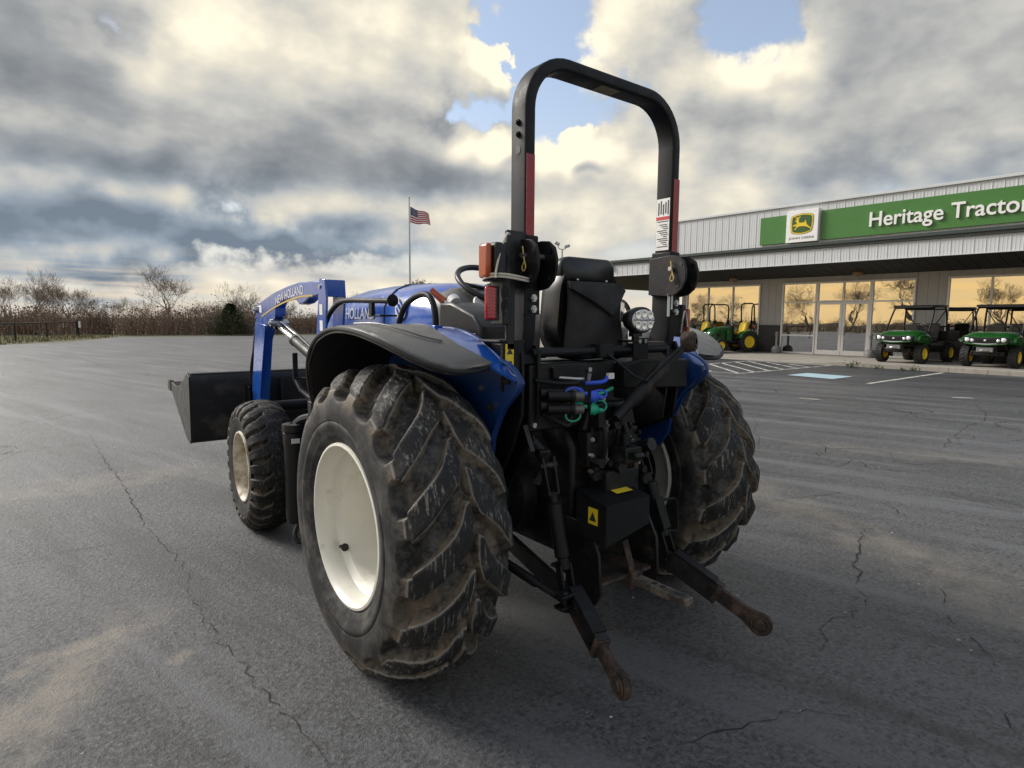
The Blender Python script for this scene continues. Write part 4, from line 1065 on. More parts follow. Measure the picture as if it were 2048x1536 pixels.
# yellow hazard label on the left post foot
sk = MB().prism([(-.575, 1.285), (-.535, 1.285), (-.535, 1.385), (-.575, 1.385)], 'y', -.452, -.455)
# bracket plate that carries it
MB().box((-.585, -.45, 1.20), (-.48, -.435, 1.395)).box((-.60, -.45, 1.39), (-.47, -.30, 1.40)).obj('seat_bracket', M_black, T, bevel=.003)
hz_ = sk.obj('hazard_label', M_yellow, T, smooth=0)
MB().prism([(-.57, 1.345), (-.54, 1.345), (-.555, 1.372)], 'y', -.4555, -.4562).box((-.568, -.4562, 1.295), (-.545, -.4555, 1.318)).obj('hazard_symbol', M_ink, hz_, smooth=0)
# cross tube with work lamp
MB().cyl((-.43, -.435, 1.345), (.43, -.435, 1.345), .019, 16).cyl((-.41, -.435, 1.345), (-.36, -.435, 1.345), .023, 16).obj('cross_tube', M_black, T)
MB().box((-.07, -.47, 1.315), (.02, -.41, 1.375)).obj('tube_clamp', M_black, T, bevel=.005)
wl = MB().box((.155, -.465, 1.25), (.255, -.452, 1.40)).box((.14, -.46, 1.38), (.24, -.38, 1.39)).obj('lamp_bracket', M_black, T, bevel=.003)
for x in (.185, .225): MB().cyl((x, -.466, 1.385), (x, -.475, 1.385), .011, 6).obj('bracket_bolt', M_bolt, wl)
lampc = Vector((.190, -.455, 1.482))
rings = []
for (y, k) in ((.05, .55), (.03, .85), (-.0, 1.0), (-.022, 1.0), (-.028, .93)):
    rings.append([(lampc.x+.088*k*math.cos(t), lampc.y+y, lampc.z+.060*k*math.sin(t)) for t in [2*math.pi*i/32 for i in range(32)]])
wk = MB().loft(rings).obj('work_lamp', M_blkplast, T, smooth=50)
MB().loft([[(lampc.x+.076*math.cos(t), lampc.y-.029, lampc.z+.049*math.sin(t)) for t in [2*math.pi*i/32 for i in range(32)]], [(lampc.x+.074*math.cos(t), lampc.y-.033, lampc.z+.047*math.sin(t)) for t in [2*math.pi*i/32 for i in range(32)]]]).obj('lamp_lens', pm('lamp_glass', (.72, .73, .74), .25, 0, coat=.6), wk)
for i, (dx_, dz_) in enumerate(((-.042, .022), (0, .027), (.042, .022), (-.042, -.022), (0, -.027), (.042, -.022))):
    MB().lathe([(0, .019), (.004, .0185), (.0045, .012), (.002, .005), (.0035, 0)], (lampc.x+dx_, lampc.y-.0325, lampc.z+dz_), (0, -1, 0), 18).obj('lamp_cell', M_lamp, wk)
MB().box((lampc.x-.074, lampc.y-.037, lampc.z-.0015), (lampc.x+.074, lampc.y-.034, lampc.z+.0015)).obj('lamp_divider', M_blkplast, wk, smooth=0)
MB().cyl((lampc.x, -.44, 1.43), (lampc.x, -.44, 1.39), .018, 10).box((lampc.x-.03, -.455, 1.405), (lampc.x+.03, -.425, 1.435)).obj('lamp_foot', M_blkplast, wk)

# --- seat
def rr_ring(cx, y, cz, w, h, r, n=5): return [(cx+a, y, cz+c) for a, c in rrect(w, h, r, n)]
seat = empty('seat', (0, 0, 0), 0, T)
rings = []
for (y, k) in ((-.335, .90), (-.345, .97), (-.325, 1.0), (-.26, 1.0), (-.22, .96), (-.20, .86)):
    o = []
    for a, c in rrect(.42*k, .45*k, .15*k, 8):
        wd = 1-.16*max(0, (c+.22)/.44)       # narrower towards the top
        o.append((a*wd-.02, y+.14*(c+.2)*-.12, 1.525+c))
    rings.append(o)
MB().loft(rings).obj('backrest', M_seat, seat, smooth=60)
rings = []
for (y, k) in ((-.26, .92), (-.30, 1.0), (-.335, 1.0), (-.352, .88)):
    rings.append([(a*.84-.02, y, 1.695+c*.9) for a, c in rrect(.40*k, .14*k, .06, 6)])
MB().loft(rings).obj('headrest_roll', M_seat, seat, smooth=60)
MB().box((-.26, -.25, 1.19), (.22, .22, 1.30)).obj('cushion', M_seat, seat, bevel=.04, seg=3)
MB().box((-.16, -.20, 1.02), (.12, .15, 1.19)).obj('seat_base', M_dull, seat, bevel=.01)
# document pocket hanging on the back: slack cloth with a triangular flap
nx_, nz_ = 18, 24; vs = []
for j in range(nz_+1):
    for i in range(nx_+1):
        u, w = i/nx_, j/nz_; x = -.17+.335*u+.03*w*(u-.5); z = 1.645-.305*w
        y = -.362-.018*math.sin(u*math.pi)-.020*math.sin(w*3.0)*math.sin(u*2.5+.5)-.010*math.sin(u*9+w*6)*w
        vs.append((x, y, z))
fs = [(j*(nx_+1)+i, j*(nx_+1)+i+1, (j+1)*(nx_+1)+i+1, (j+1)*(nx_+1)+i) for j in range(nz_) for i in range(nx_)]
pk = MB().raw(vs, fs).obj('document_pocket', M_fabric, seat, smooth=80); so = pk.modifiers.new('thick', 'SOLIDIFY'); so.thickness = .01
vs = []
for j in range(13):
    for i in range(15):
        u, w = i/14, j/12; zz = .030+.125*min(1, max(0, u/.72 if u < .72 else (1-u)/.28*1.0))
        x = -.178+.35*u; z = 1.648-zz*w; y = -.372-.026*math.sin(u*math.pi)-.018*w-.012*math.sin(w*3.1)*math.sin(u*4)
        vs.append((x, y, z))
fp = MB().raw(vs, [(j*15+i, j*15+i+1, (j+1)*15+i+1, (j+1)*15+i) for j in range(12) for i in range(14)]).obj('pocket_flap', M_fabric, pk, smooth=80)
so = fp.modifiers.new('thick', 'SOLIDIFY'); so.thickness = .006
for x in (-.12, .06): MB().ell((x, -.372, 1.655), (.007, .005, .007), 8, 6).obj('pocket_snap', M_bolt, pk)
MB().box((.162, -.37, 1.475), (.190, -.34, 1.565)).obj('belt_plate', M_chrome, seat, bevel=.004)
MB().tube(smooth_path([(-.22, -.10, 1.25), (-.30, -.12, 1.36), (-.29, -.2, 1.52)], 6), .03, 10).obj('armrest', M_seat, seat)

# --- left side console with levers, right console
cs = MB().prism([(-.22, 1.36), (-.22, 1.44), (-.16, 1.50), (.02, 1.555), (.12, 1.555), (.13, 1.42), (.10, 1.20), (-.20, 1.20)], 'x', -.53, -.36).obj('side_console', M_blkplast, T, bevel=.012)
for i in range(3): MB().box((-.536, -.19+.075*i, 1.395), (-.529, -.135+.075*i, 1.42)).obj('switch', M_ink, cs, bevel=.003)
MB().tube([(-.47, .10, 1.52), (-.50, .14, 1.57), (-.52, .17, 1.60)], .012, 8).obj('lever_stem', M_chrome, cs)
MB().tube([(-.50, .125, 1.562), (-.535, .18, 1.615)], [.020, .014], 10).obj('lever_knob', M_orange, cs)
MB().cyl((-.48, .06, 1.555), (-.48, .085, 1.575), .028, 14).obj('dial', M_white, cs)
MB().prism([(-.22, 1.30), (-.20, 1.44), (.10, 1.50), (.40, 1.42), (.40, 1.30)], 'x', .36, .55).obj('side_console', M_plast, T, bevel=.02)
MB().box((.38, -.30, 1.36), (.48, -.22, 1.43)).obj('clear_cup', M_white, T, bevel=.01)

# --- rails and handles on the fenders
for sd in (-1, 1):
    gp = [(sd*.62, .20, 1.46), (sd*.62, .17, 1.555), (sd*.62, .12, 1.58), (sd*.62, .05, 1.585), (sd*.62, .01, 1.56), (sd*.62, -.015, 1.50), (sd*.62, -.02, 1.44)]
    MB().tube(smooth_path([(sd*.63, .33, 1.46), (sd*.63, .27, 1.535), (sd*.63, .18, 1.575), (sd*.63, .09, 1.59), (sd*.63, .03, 1.575), (sd*.63, -.01, 1.52), (sd*.63, -.02, 1.44)], 5), .014, 10).obj('grab_rail', M_black, T)
    MB().box((sd*.63-.02, -.045, 1.435), (sd*.63+.02, .005, 1.452)).obj('rail_foot', M_blue, T, bevel=.003)
gl = MB().tube(smooth_path([(-.60, 1.46, 1.34), (-.60, 1.34, 1.48), (-.60, 1.20, 1.555), (-.60, 1.05, 1.58), (-.60, .75, 1.575), (-.60, .47, 1.568)], 6), .015, 10)
gl.lathe([(0, .014), (.02, .018), (.028, .030), (.038, .031), (.042, 0)], (-.60, .49, 1.57), (0, -1, 0), 18).obj('light_bar', M_black, T)
MB().box((-.61, .68, 1.50), (-.59, .72, 1.565)).box((-.60, .60, 1.49), (-.50, .75, 1.50)).obj('light_bar_bracket', M_black, T, bevel=.003)
MB().tube([(.60, 1.2, 1.40), (.60, 1.2, 1.58), (.60, 1.12, 1.60), (.60, .95, 1.60), (.60, .88, 1.57), (.60, .88, 1.40)], .013, 8).obj('light_bar', M_black, T)

# --- lamp cluster wired to the left post
cl = MB().box((-.60, -.47, 1.46), (-.565, -.39, 1.77)).box((-.565, -.45, 1.60), (-.47, -.43, 1.82)).box((-.57, -.455, 1.36), (-.53, -.44, 1.82)).obj('lamp_carrier', M_blkplast, T, bevel=.004)
MB().box((-.655, -.50, 1.63), (-.602, -.40, 1.765)).obj('lamp_housing', M_blkplast, cl, bevel=.012)
MB().box((-.682, -.482, 1.632), (-.656, -.418, 1.762)).obj('amber_lens', M_orange, cl, bevel=.014, seg=3)
MB().box((-.668, -.47, 1.475), (-.615, -.445, 1.605)).obj('lamp_backplate', M_blkplast, cl, bevel=.004)
MB().box((-.690, -.490, 1.478), (-.645, -.471, 1.602)).obj('red_lens', M_redlens, cl, bevel=.008)
for i in range(9): MB().box((-.686, -.4935, 1.488+i*.0125), (-.649, -.4905, 1.494+i*.0125)).obj('lens_rib', M_redlens, cl, smooth=0)
MB().tube(smooth_path([(-.575, -.475, 1.80), (-.60, -.49, 1.795), (-.63, -.495, 1.74), (-.655, -.50, 1.66), (-.66, -.505, 1.632)], 5), .0045, 6).obj('twine', M_rope, cl)
rp = [(-.57+.105*math.cos(t), -.455+.06*math.sin(t), 1.632+.006*math.sin(2*t)) for t in [2*math.pi*i/28 for i in range(28)]]
MB().tube(rp, .0045, 6, closed=True).tube([(x, y, z+.010) for x, y, z in rp], .0045, 6, closed=True).tube([(-.475, -.50, 1.63), (-.47, -.505, 1.66), (-.478, -.50, 1.685)], .0045, 6).obj('twine', M_rope, cl)
for (y, z) in ((-.478, 1.70), (-.478, 1.58), (-.478, 1.53)): MB().tube([(-.60+.014*math.cos(t), y-.004, z+.026*math.sin(t)) for t in [2*math.pi*i/16 for i in range(16)]], .004, 6, closed=True).obj('cable_loop', M_tyreblk, cl)
MB().box((.52, -.45, 1.40), (.55, -.40, 1.56)).obj('lamp_carrier', M_blkplast, T, bevel=.006); MB().box((.551, -.46, 1.42), (.575, -.41, 1.54)).obj('amber_lens', M_orange, T, bevel=.008)
MB().tube(smooth_path([(.50, -.46, 1.42), (.50, -.47, 1.50), (.53, -.46, 1.525), (.55, -.46, 1.45)], 4), .005, 6).obj('lamp_wire_guard', M_bolt, T)

# --- rear black panels, hydraulics
MB().prism([(.06, 1.285), (.16, 1.305), (.515, 1.295), (.515, 1.155), (.06, 1.175)], 'y', -.50, -.38).obj('rear_cover', M_black, T, bevel=.008)
MB().box((-.44, -.44, 1.02), (.06, -.36, 1.30)).obj('rear_plate', M_dull, T, bevel=.01)
MB().box((-.33, -.46, 1.235), (-.18, -.445, 1.285)).obj('valve_cover', M_black, T, bevel=.004)
for z, mt, up_ in ((1.184, M_capblue, 1), (1.130, M_capgreen, -1)):
    for k in range(2):
        p = Vector((-.40+.015*k, -.455-.03*k, z-.012*k)); d = Vector((.93, -.36, -.03)).normalized()
        MB().cyl(p, p+d*.10, .022, 14).cyl(p+d*.10, p+d*.115, .026, 14).obj('coupler_body', M_dull, T)
        MB().cyl(p+d*.115, p+d*.155, .022, 16).obj('coupler_sleeve', pm('dirty_steel', (.16, .15, .14), .5, .7, dirt=((.05, .045, .04), .5, 30)), T)
        p2 = p+d*(.157+.035*k); e = Vector((.72, -.69, -.08)).normalized()
        MB().cyl(p2, p2+e*.024, .024, 16).cyl(p2+e*.024, p2+e*.032, .018, 14).cyl(p2+e*.032, p2+e*.050, .009, 10).obj('dust_cap', mt, T, bevel=.002)
        cc = p2+Vector((-.030 if k == 0 else .030, -.02, (.008 if up_ > 0 else (-.036 if k == 0 else .012))))
        lp = [cc+Vector((.030*math.cos(t), -.012*math.cos(t), (.017 if up_ > 0 else .024)*math.sin(t))) for t in [2*math.pi*i/24 for i in range(24)]]
        MB().tube(lp, .0042, 6, closed=True).obj('cap_strap', mt, T)
for pts, r_, mt in (([(-.42, -.45, 1.235), (-.34, -.49, 1.222), (-.25, -.50, 1.217), (-.20, -.48, 1.222)], .010, M_black), ([(-.30, -.45, 1.24), (-.24, -.49, 1.235), (-.19, -.49, 1.232)], .008, M_bolt), ([(-.16, -.47, 1.21), (-.08, -.50, 1.215), (-.04, -.49, 1.235)], .009, M_capblue), ([(-.15, -.50, 1.165), (-.10, -.51, 1.167), (0, -.48, 1.18)], .008, M_capgreen), ([(-.38, -.45, 1.10), (-.28, -.49, 1.04), (-.24, -.47, 1.075)], .010, M_dull), ([(-.40, -.42, .98), (-.36, -.46, .90), (-.40, -.44, .80)], .016, M_tyreblk), ([(-.17, -.50, 1.22), (-.17, -.51, 1.255)], .008, M_bolt), ([(-.10, -.48, 1.10), (-.10, -.54, 1.0), (-.09, -.52, .86)], .012, M_dull), ([(.02, -.48, 1.1), (.03, -.55, .98), (.02, -.52, .84)], .011, M_dull), ([(.12, -.44, .95), (.16, -.5, .88), (.14, -.46, .78)], .012, M_tyreblk)):
    MB().tube(smooth_path(pts, 5), r_, 8).obj('hose', mt, T)
MB().box((-.05, -.505, 1.225), (-.015, -.49, 1.25)).obj('hose_tag', M_white, T, smooth=0)
for x, z in ((-.42, 1.05), (-.11, 1.265), (-.02, 1.13)): MB().cyl((x, -.44, z), (x, -.452, z), .011, 8).obj('plate_bolt', M_bolt, T)
for x in (-.14, 0): MB().box((x, -.54, 1.02), (x+.04, -.44, 1.10)).obj('top_link_bracket', M_dull, T, bevel=.005)
# top link folded up to the right with its ball end and tether
p0, p1 = Vector((-.06, -.56, 1.06)), Vector((.36, -.60, 1.372)); dd = (p1-p0).normalized()
tl = MB().tube([p0, p0+dd*.10, p0+dd*.12, p0+dd*.36, p0+dd*.37, p1], [.022, .022, .031, .031, .017, .016], 14).obj('top_link', M_dull, T)
MB().lathe([(-.03, .018), (-.03, .040), (-.02, .048), (.02, .048), (.03, .040), (.03, .018)], tuple(p1+dd*.02), (.35, -.93, .1), 24).obj('ball_end', M_rust, tl)
MB().lathe([(-.034, .014), (-.034, .026), (-.015, .034), (.015, .034), (.034, .026), (.034, .014)], tuple(p1+dd*.02), (.35, -.93, .1), 20).obj('ball', M_rusthalf, tl)
MB().tube([p0+dd*.18+Vector((0, -.02, .05)), p0+dd*.45+Vector((0, -.02, .035))], .006, 8).obj('link_handle', M_dull, tl)
MB().tube(smooth_path([(-.02, -.47, 1.33), (.02, -.52, 1.28), (.06, -.56, 1.235), (.10, -.60, 1.215)], 5), .006, 6).obj('tether', M_dull, tl)
# lift arms, lift rods, lower links
LR = {-1: dict(top=(-.38, -.49, .885), bot=(-.375, -.62, .375), b=(-.46, -.985, .213)), 1: dict(top=(.30, -.40, .845), bot=(.335, -.575, .345), b=(.46, -.975, .143))}
for sd in (-1, 1):
    d_ = LR[sd]; tp, bt, bl_ = Vector(d_['top']), Vector(d_['bot']), Vector(d_['b'])
    MB().bar((sd*.22, -.18, .98), tp+Vector((0, .02, .03)), .05, .06).obj('lift_arm', M_dull, T, bevel=.008)
    ax_ = (bt-tp).normalized(); sidev = Vector((1, 0, 0))
    f = MB()
    for s2 in (-1, 1): f.bar(tp+sidev*s2*.030-ax_*.035, tp+sidev*s2*.024+ax_*.115, .010, .030, (0, 1, 0))
    f.bar(tp-sidev*.030+ax_*.115, tp+sidev*.030+ax_*.115, .030, .014).cyl(tp-sidev*.045, tp+sidev*.045, .013, 10)
    lr = MB().tube([tp+ax_*.12, tp+ax_*.15, tp+ax_*.16, tp+ax_*.37, tp+ax_*.375, tp+ax_*.42], [.018, .018, .030, .030, .022, .022], 16).obj('lift_rod', M_black, T)
    f.obj('rod_fork', M_dull, lr, bevel=.003)
    f = MB(); q0, q1 = tp+ax_*.40, bt+ax_*.06
    for s2 in (-1, 1): f.bar(q0+sidev*s2*.026, q1+sidev*s2*.026, .011, .034, (0, 1, 0))
    f.bar(q0-sidev*.026, q0+sidev*.026, .034, .02); f.cyl(bt-sidev*.05, bt+sidev*.05, .012, 10).obj('rod_yoke', M_black, lr, bevel=.003)
    if sd > 0:
        MB().box((-.034, -.03, -.075), (.034, .03, .075), Matrix.Translation(tp+ax_*.315) @ ax_.to_track_quat('-Z', 'Y').to_matrix().to_4x4()).obj('adjuster_box', M_black, lr, bevel=.004)
        c_ = tp+ax_*.30; MB().tube([c_+Vector((.03, 0, .05)), c_+Vector((.10, -.02, .05)), c_+Vector((.115, -.02, .03)), c_+Vector((.125, -.03, -.10)), c_+Vector((.11, -.03, -.115)), c_+Vector((.04, -.01, -.10))], .007, 8).obj('crank_handle', M_black, lr)
    # lower link: bar from under the axle, telescoping end, ball
    p0 = Vector((sd*.27, -.02, .44)); pm1 = bt+Vector((0, -.05, -.015)); dl = (bl_-pm1).normalized(); pe = pm1+dl*.21
    lk = MB().bar(p0, pm1, .026, .080).bar(pm1-dl*.05, pe, .050, .100).obj('lower_link', M_rusthalf, T, bevel=.004)
    cap = MB().bar(pm1+Vector((0, 0, .055))-dl*.02, pe+Vector((0, 0, .055))-dl*.01, .060, .012).obj('link_sleeve', M_black, lk, bevel=.003)
    en = MB(); zz = Vector((0, 0, 1)); sv = dl.cross(zz).normalized(); uv = sv.cross(dl)
    poly = []
    L_ = (bl_-pe).length
    prof = [(-.06, .034), (L_*.35, .034), (L_*.62, .034)]
    ring = [(L_+.052*math.cos(R(a)), .052*math.sin(R(a))) for a in range(120, -121, -20)]
    out = [(a, c) for a, c in prof]+ring+[(a, -c) for a, c in prof[::-1]]
    vs = [tuple(pe+dl*a+uv*c+sv*s2) for s2 in (-.013, .013) for a, c in out]; n_ = len(out)
    en.raw(vs, [tuple(range(n_))[::-1], tuple(range(n_, 2*n_))]+[(i, (i+1) % n_, n_+(i+1) % n_, n_+i) for i in range(n_)])
    en.obj('link_end', M_rust, lk, bevel=.005)
    MB().lathe([(-.026, .012), (-.026, .020), (-.016, .030), (.016, .030), (.026, .020), (.026, .012), (-.026, .012)], tuple(bl_), tuple(sv), 20).obj('ball', M_rust, lk)
    MB().lathe([(-.0165, .030), (-.0205, .033), (-.0205, .040), (-.0165, .043)], tuple(bl_), tuple(sv), 24).lathe([(.0165, .030), (.0205, .033), (.0205, .040), (.0165, .043)], tuple(bl_), tuple(sv), 24).obj('ball_ring', M_rust, lk)
    MB().cyl(bl_-sv*.0275, bl_+sv*.0275, .0125, 14).obj('pin_hole', M_ink, lk)
    for u in (.04, .17): MB().cyl(pm1+dl*u-sv*.034, pm1+dl*u+sv*.034, .013, 6).obj('link_bolt', M_dull, lk)
    MB().bar(pe-dl*.02, pe+dl*.004, .060, .088).obj('link_collar', M_rust, lk, bevel=.003)
    # check rod to the side
    if sd < 0:
        a = Vector((-.53, -.10, .50)); c_ = Vector((-.435, -.665, .385))
        MB().tube([a, a+(c_-a)*.74, a+(c_-a)*.76, c_], [.020, .020, .013, .013], 12).obj('check_rod', M_dull, T)
        MB().box((c_.x-.03, c_.y-.02, c_.z-.030), (c_.x+.05, c_.y+.03, c_.z-.016)).box((c_.x-.03, c_.y-.02, c_.z+.016), (c_.x+.05, c_.y+.03, c_.z+.030)).cyl(c_+Vector((0, 0, -.04)), c_+Vector((0, 0, .04)), .012, 10).obj('check_rod_clevis', M_dull, T, bevel=.003)
# PTO guard box, drawbar and its frame
pg = MB().raw([tuple(p) for p in ((-.205, -.48, .752), (.075, -.48, .752), (.055, -.665, .725), (-.235, -.685, .735), (-.205, -.48, .56), (.075, -.48, .56), (.055, -.665, .60), (-.235, -.685, .56))], [(0, 1, 2, 3), (0, 3, 7, 4), (1, 5, 6, 2), (3, 2, 6, 7), (0, 4, 5, 1)]).obj('pto_guard', M_black, T, smooth=0)
so = pg.modifiers.new('thick', 'SOLIDIFY'); so.thickness = .008
pg.data.polygons.foreach_set('use_smooth', [False]*len(pg.data.polygons))
MB().raw([(-.08, -.560, .7462), (.02, -.560, .7462), (.02, -.60, .7408), (-.08, -.60, .7408)], [(0, 1, 2, 3)]).obj('guard_decal', M_yellow, pg, smooth=0)
dcl = MB().box((-.2275, -.63, .635), (-.2265, -.575, .705), Matrix.Translation((0, 0, 0))).obj('guard_decal', M_yellow, pg, smooth=0)
MB().prism([(-.622, .65), (-.583, .65), (-.602, .69)], 'x', -.2285, -.2292).obj('decal_symbol', M_ink, dcl, smooth=0)
MB().cyl((-.02, -.43, .62), (-.02, -.60, .62), .022, 14).obj('pto_shaft', M_chrome, T)
for x in (-.20, .17): MB().prism([(-.42, .62), (-.42, .30), (-.60, .27), (-.635, .33), (-.62, .50), (-.55, .62)], 'x', x-.008, x+.008).obj('hitch_plate', M_dull, T, bevel=.003)
MB().box((-.19, -.60, .345), (.162, -.30, .36)).obj('drawbar_support', M_rust, T, bevel=.003)
db = MB().prism([(-.026, -.90), (.030, -.90), (.030, -.25), (-.026, -.25)], 'z', .318, .352).xf(Matrix.Translation((.036, 0, 0))).obj('drawbar', M_barrust, T, bevel=.005)
for y in (-.62, -.72, -.765, -.85): MB().cyl((.038, y, .3524), (.038, y, .3532), .013 if y > -.84 else .017, 14).obj('drawbar_hole', M_ink, db)
MB().bar((.035, -.60, .36), (.02, -.56, .50), .055, .008).box((.0, -.625, .30), (.075, -.60, .372)).obj('drawbar_clip', M_rust, T, bevel=.003)

# --- canister, handle and plumbing ahead of the left rear wheel
cn = MB().lathe([(0, 0), (.01, .058), (.05, .066), (.50, .066), (.52, .070), (.60, .070), (.605, .064), (.61, .074), (.655, .074), (.66, .03)], (-.755, 1.56, .15), n=24).obj('canister', M_blkplast, T)
MB().box((-.795, 1.487, .69), (-.745, 1.492, .72)).obj('canister_label', M_white, cn, smooth=0)
MB().tube(smooth_path([(-.77, 1.50, .16), (-.80, 1.47, .10), (-.78, 1.44, .06), (-.75, 1.46, .11), (-.76, 1.5, .15)], 5), .014, 8).obj('drain_spout', M_blkplast, cn)
MB().tube(smooth_path([(-.74, 1.56, .80), (-.70, 1.5, .84), (-.60, 1.35, .86), (-.45, 1.2, .85)], 5), .03, 8).obj('intake_hose', M_blkplast, T)
MB().bar((-.80, 1.36, 1.10), (-.80, 1.36, 1.27), .012, .030).tube([(-.80, 1.36, 1.11), (-.79, 1.30, 1.05), (-.77, 1.20, 1.01), (-.74, 1.12, 1.01)], .014, 8).tube([(-.80, 1.36, 1.12), (-.62, 1.2, 1.115)], .006, 6).box((-.78, 1.10, .93), (-.70, 1.22, 1.02)).obj('step_handle', M_black, T, bevel=.003)
MB().box((-.80, 1.10, .60), (-.62, 1.16, 1.0)).box((-.82, 1.02, .38), (-.55, 1.20, .41)).box((-.60, 1.08, .41), (-.57, 1.16, .95)).obj('step', M_black, T, bevel=.005)
MB().box((-.806, 1.09, .62), (-.802, 1.14, .70)).obj('step_reflector', M_white, T, smooth=0)

# --- front loader
ldr = empty('loader', (0, 0, 0), 0, T)
for sd in (-1, 1):
    x = sd*.55
    # boom: arched beam from the post top down to the bucket
    out = [(1.38, 1.70), (1.48, 1.715), (1.90, 1.722), (2.15, 1.704), (2.45, 1.672), (2.70, 1.63), (2.90, 1.59), (2.98, 1.565), (3.00, 1.45), (3.04, 1.30), (3.10, 1.10), (3.17, .86), (3.19, .70), (3.10, .62), (3.01, .66), (2.95, .80), (2.90, .98), (2.86, 1.12), (2.80, 1.30), (2.70, 1.40), (2.60, 1.455), (2.50, 1.47), (2.44, 1.50), (2.44, 1.56), (2.38, 1.60), (2.10, 1.62), (1.95, 1.60), (1.90, 1.57), (1.80, 1.58), (1.70, 1.61), (1.42, 1.635)]
    am = MB().prism(out, 'x', x-.040, x+.040).obj('boom', M_blue, ldr, bevel=.008)
    MB().prism([(2.70, 1.42), (2.98, 1.44), (3.08, 1.10), (3.16, .85), (2.92, .82), (2.84, 1.05)], 'x', x+sd*.041, x+sd*.047).obj('boom_plate', M_blue, am, bevel=.003)
    for y, z in ((2.94, 1.545), (2.50, 1.44), (1.41, 1.675)): MB().cyl((x-.065, y, z), (x+.065, y, z), .028, 14).cyl((x-.075, y, z), (x+.075, y, z), .014, 10).obj('pivot_pin', M_bolt, am)
    if sd < 0:
        tm = fit_mesh(text_mesh('NEW HOLLAND', 1, 0, .012), .62, .062)
        for v in tm.vertices:
            y = 2.42-v.co.x; base = 1.638-.16*(max(0, y-1.85))**1.6
            v.co = (x-.042, y, base+v.co.y)
        tm.materials.append(M_silver); link('boom_lettering', tm, am)
        MB().sweep([(x-.0415, y, 1.626-.125*max(0, y-1.75)**1.7) for y in np.linspace(1.62, 2.80, 24)], [(-.006, -.001), (.006, -.001), (.006, .001), (-.006, .001)], (1, 0, 0)).obj('boom_stripe', M_gold, am)
        MB().box((x-.0425, 2.80, 1.52), (x-.0412, 2.87, 1.58)).obj('boom_decal', M_white, am, smooth=0)
    # post
    po = MB().prism([(1.31, 1.60), (1.33, 1.715), (1.42, 1.725), (1.45, 1.60), (1.50, 1.35), (1.52, .9), (1.34, .9), (1.34, 1.35)], 'x', x-.068, x-.054).prism([(1.33, 1.60), (1.34, 1.715), (1.50, 1.725), (1.52, 1.60), (1.54, 1.35), (1.54, .9), (1.36, .9), (1.38, 1.35)], 'x', x+.054, x+.068).box((x-.054, 1.33, 1.61), (x+.054, 1.355, 1.715)).obj('loader_post', M_blue, ldr, bevel=.004)
    for z in (1.50, 1.40, 1.28): MB().box((x-.0698, 1.375, z), (x-.0685, 1.425, z+.065)).obj('post_decal', M_white, po, smooth=0)
    MB().box((sd*.22, 1.38, .78), (sd*.60, 1.60, .92)).obj('post_mount', M_blue, ldr, bevel=.008)
    # lift cylinder
    a, c_ = Vector((x+.0, 1.52, 1.16)), Vector((x, 2.52, 1.42)); d = (c_-a).normalized()
    lc = MB().cyl(a, a+d*.62, .038, 18).obj('lift_cylinder', M_black, ldr)
    MB().cyl(a+d*.62, c_-d*.03, .019, 14).obj('piston_rod', M_chrome, lc); MB().cyl(a+d*.60, a+d*.64, .042, 16).obj('cylinder_collar', M_dull, lc); MB().cyl(c_-Vector((.03, 0, 0)), c_+Vector((.03, 0, 0)), .03, 14).obj('cylinder_eye', M_dull, lc)
    MB().tube([a+Vector((0, .05, .055)), a+d*.5+Vector((0, 0, .06)), c_+Vector((0, -.05, .04))], .009, 8).obj('cylinder_pipe', M_chrome, lc)
    # bucket tilt cylinder down the front of the boom
    a, c_ = Vector((x, 3.06, 1.40)), Vector((x, 3.33, .82)); d = (c_-a).normalized()
    tc_ = MB().cyl(a, a+d*.40, .034, 16).obj('tilt_cylinder', M_black, ldr); MB().cyl(a+d*.4, c_, .018, 12).obj('piston_rod', M_chrome, tc_)
    MB().tube(smooth_path([(x-.03, 2.95, 1.35), (x-.04, 3.12, 1.15), (x-.04, 3.20, 1.0), (x-.03, 3.24, .9)], 5), .012, 8).obj('loader_hose', M_tyreblk, ldr)
    MB().tube(smooth_path([(x, 3.33, .82), (x, 3.30, .74), (x, 3.24, .70)], 4), .015, 8).prism([(3.22, .88), (3.36, .90), (3.38, .52), (3.20, .55)], 'x', x-.06, x-.045).prism([(3.22, .88), (3.36, .90), (3.38, .52), (3.20, .55)], 'x', x+.045, x+.06).obj('bucket_bracket', M_black, ldr, bevel=.004)
MB().cyl((-.55, 3.0, .72), (.55, 3.0, .72), .05, 18).obj('cross_member', M_black, ldr)
bk = empty('bucket', (0, 0, 0), 0, ldr)
prof = [(4.30, .80), (3.95, .62), (3.62, .455), (3.52, .415), (3.42, .405), (3.38, .44), (3.37, .55), (3.355, .75), (3.35, .975), (3.43, 1.0)]
sp_ = smooth_path([(0, y, z) for y, z in prof], 4)
bs = MB().sweep([( -1.04, p.y, p.z) for p in sp_], [(-.006, 0), (.006, 0), (.006, 2.08), (-.006, 2.08)], (1, 0, 0)).obj('bucket_shell', M_bucket, ldr, smooth=40)
bk = bs
side = [(4.34, .815), (3.95, .612), (3.62, .445), (3.52, .405), (3.42, .395), (3.37, .43), (3.345, .975), (3.44, 1.01), (3.60, .93), (3.85, .86), (4.05, .84), (4.25, .86)]
bpy.data.objects.remove(bpy.data.objects['bucket'], do_unlink=True) if 'bucket' in bpy.data.objects else None
for x in (-1.046, 1.046): MB().prism(side, 'x', x-.007, x+.007).obj('bucket_side', M_bucket, ldr, bevel=.003)
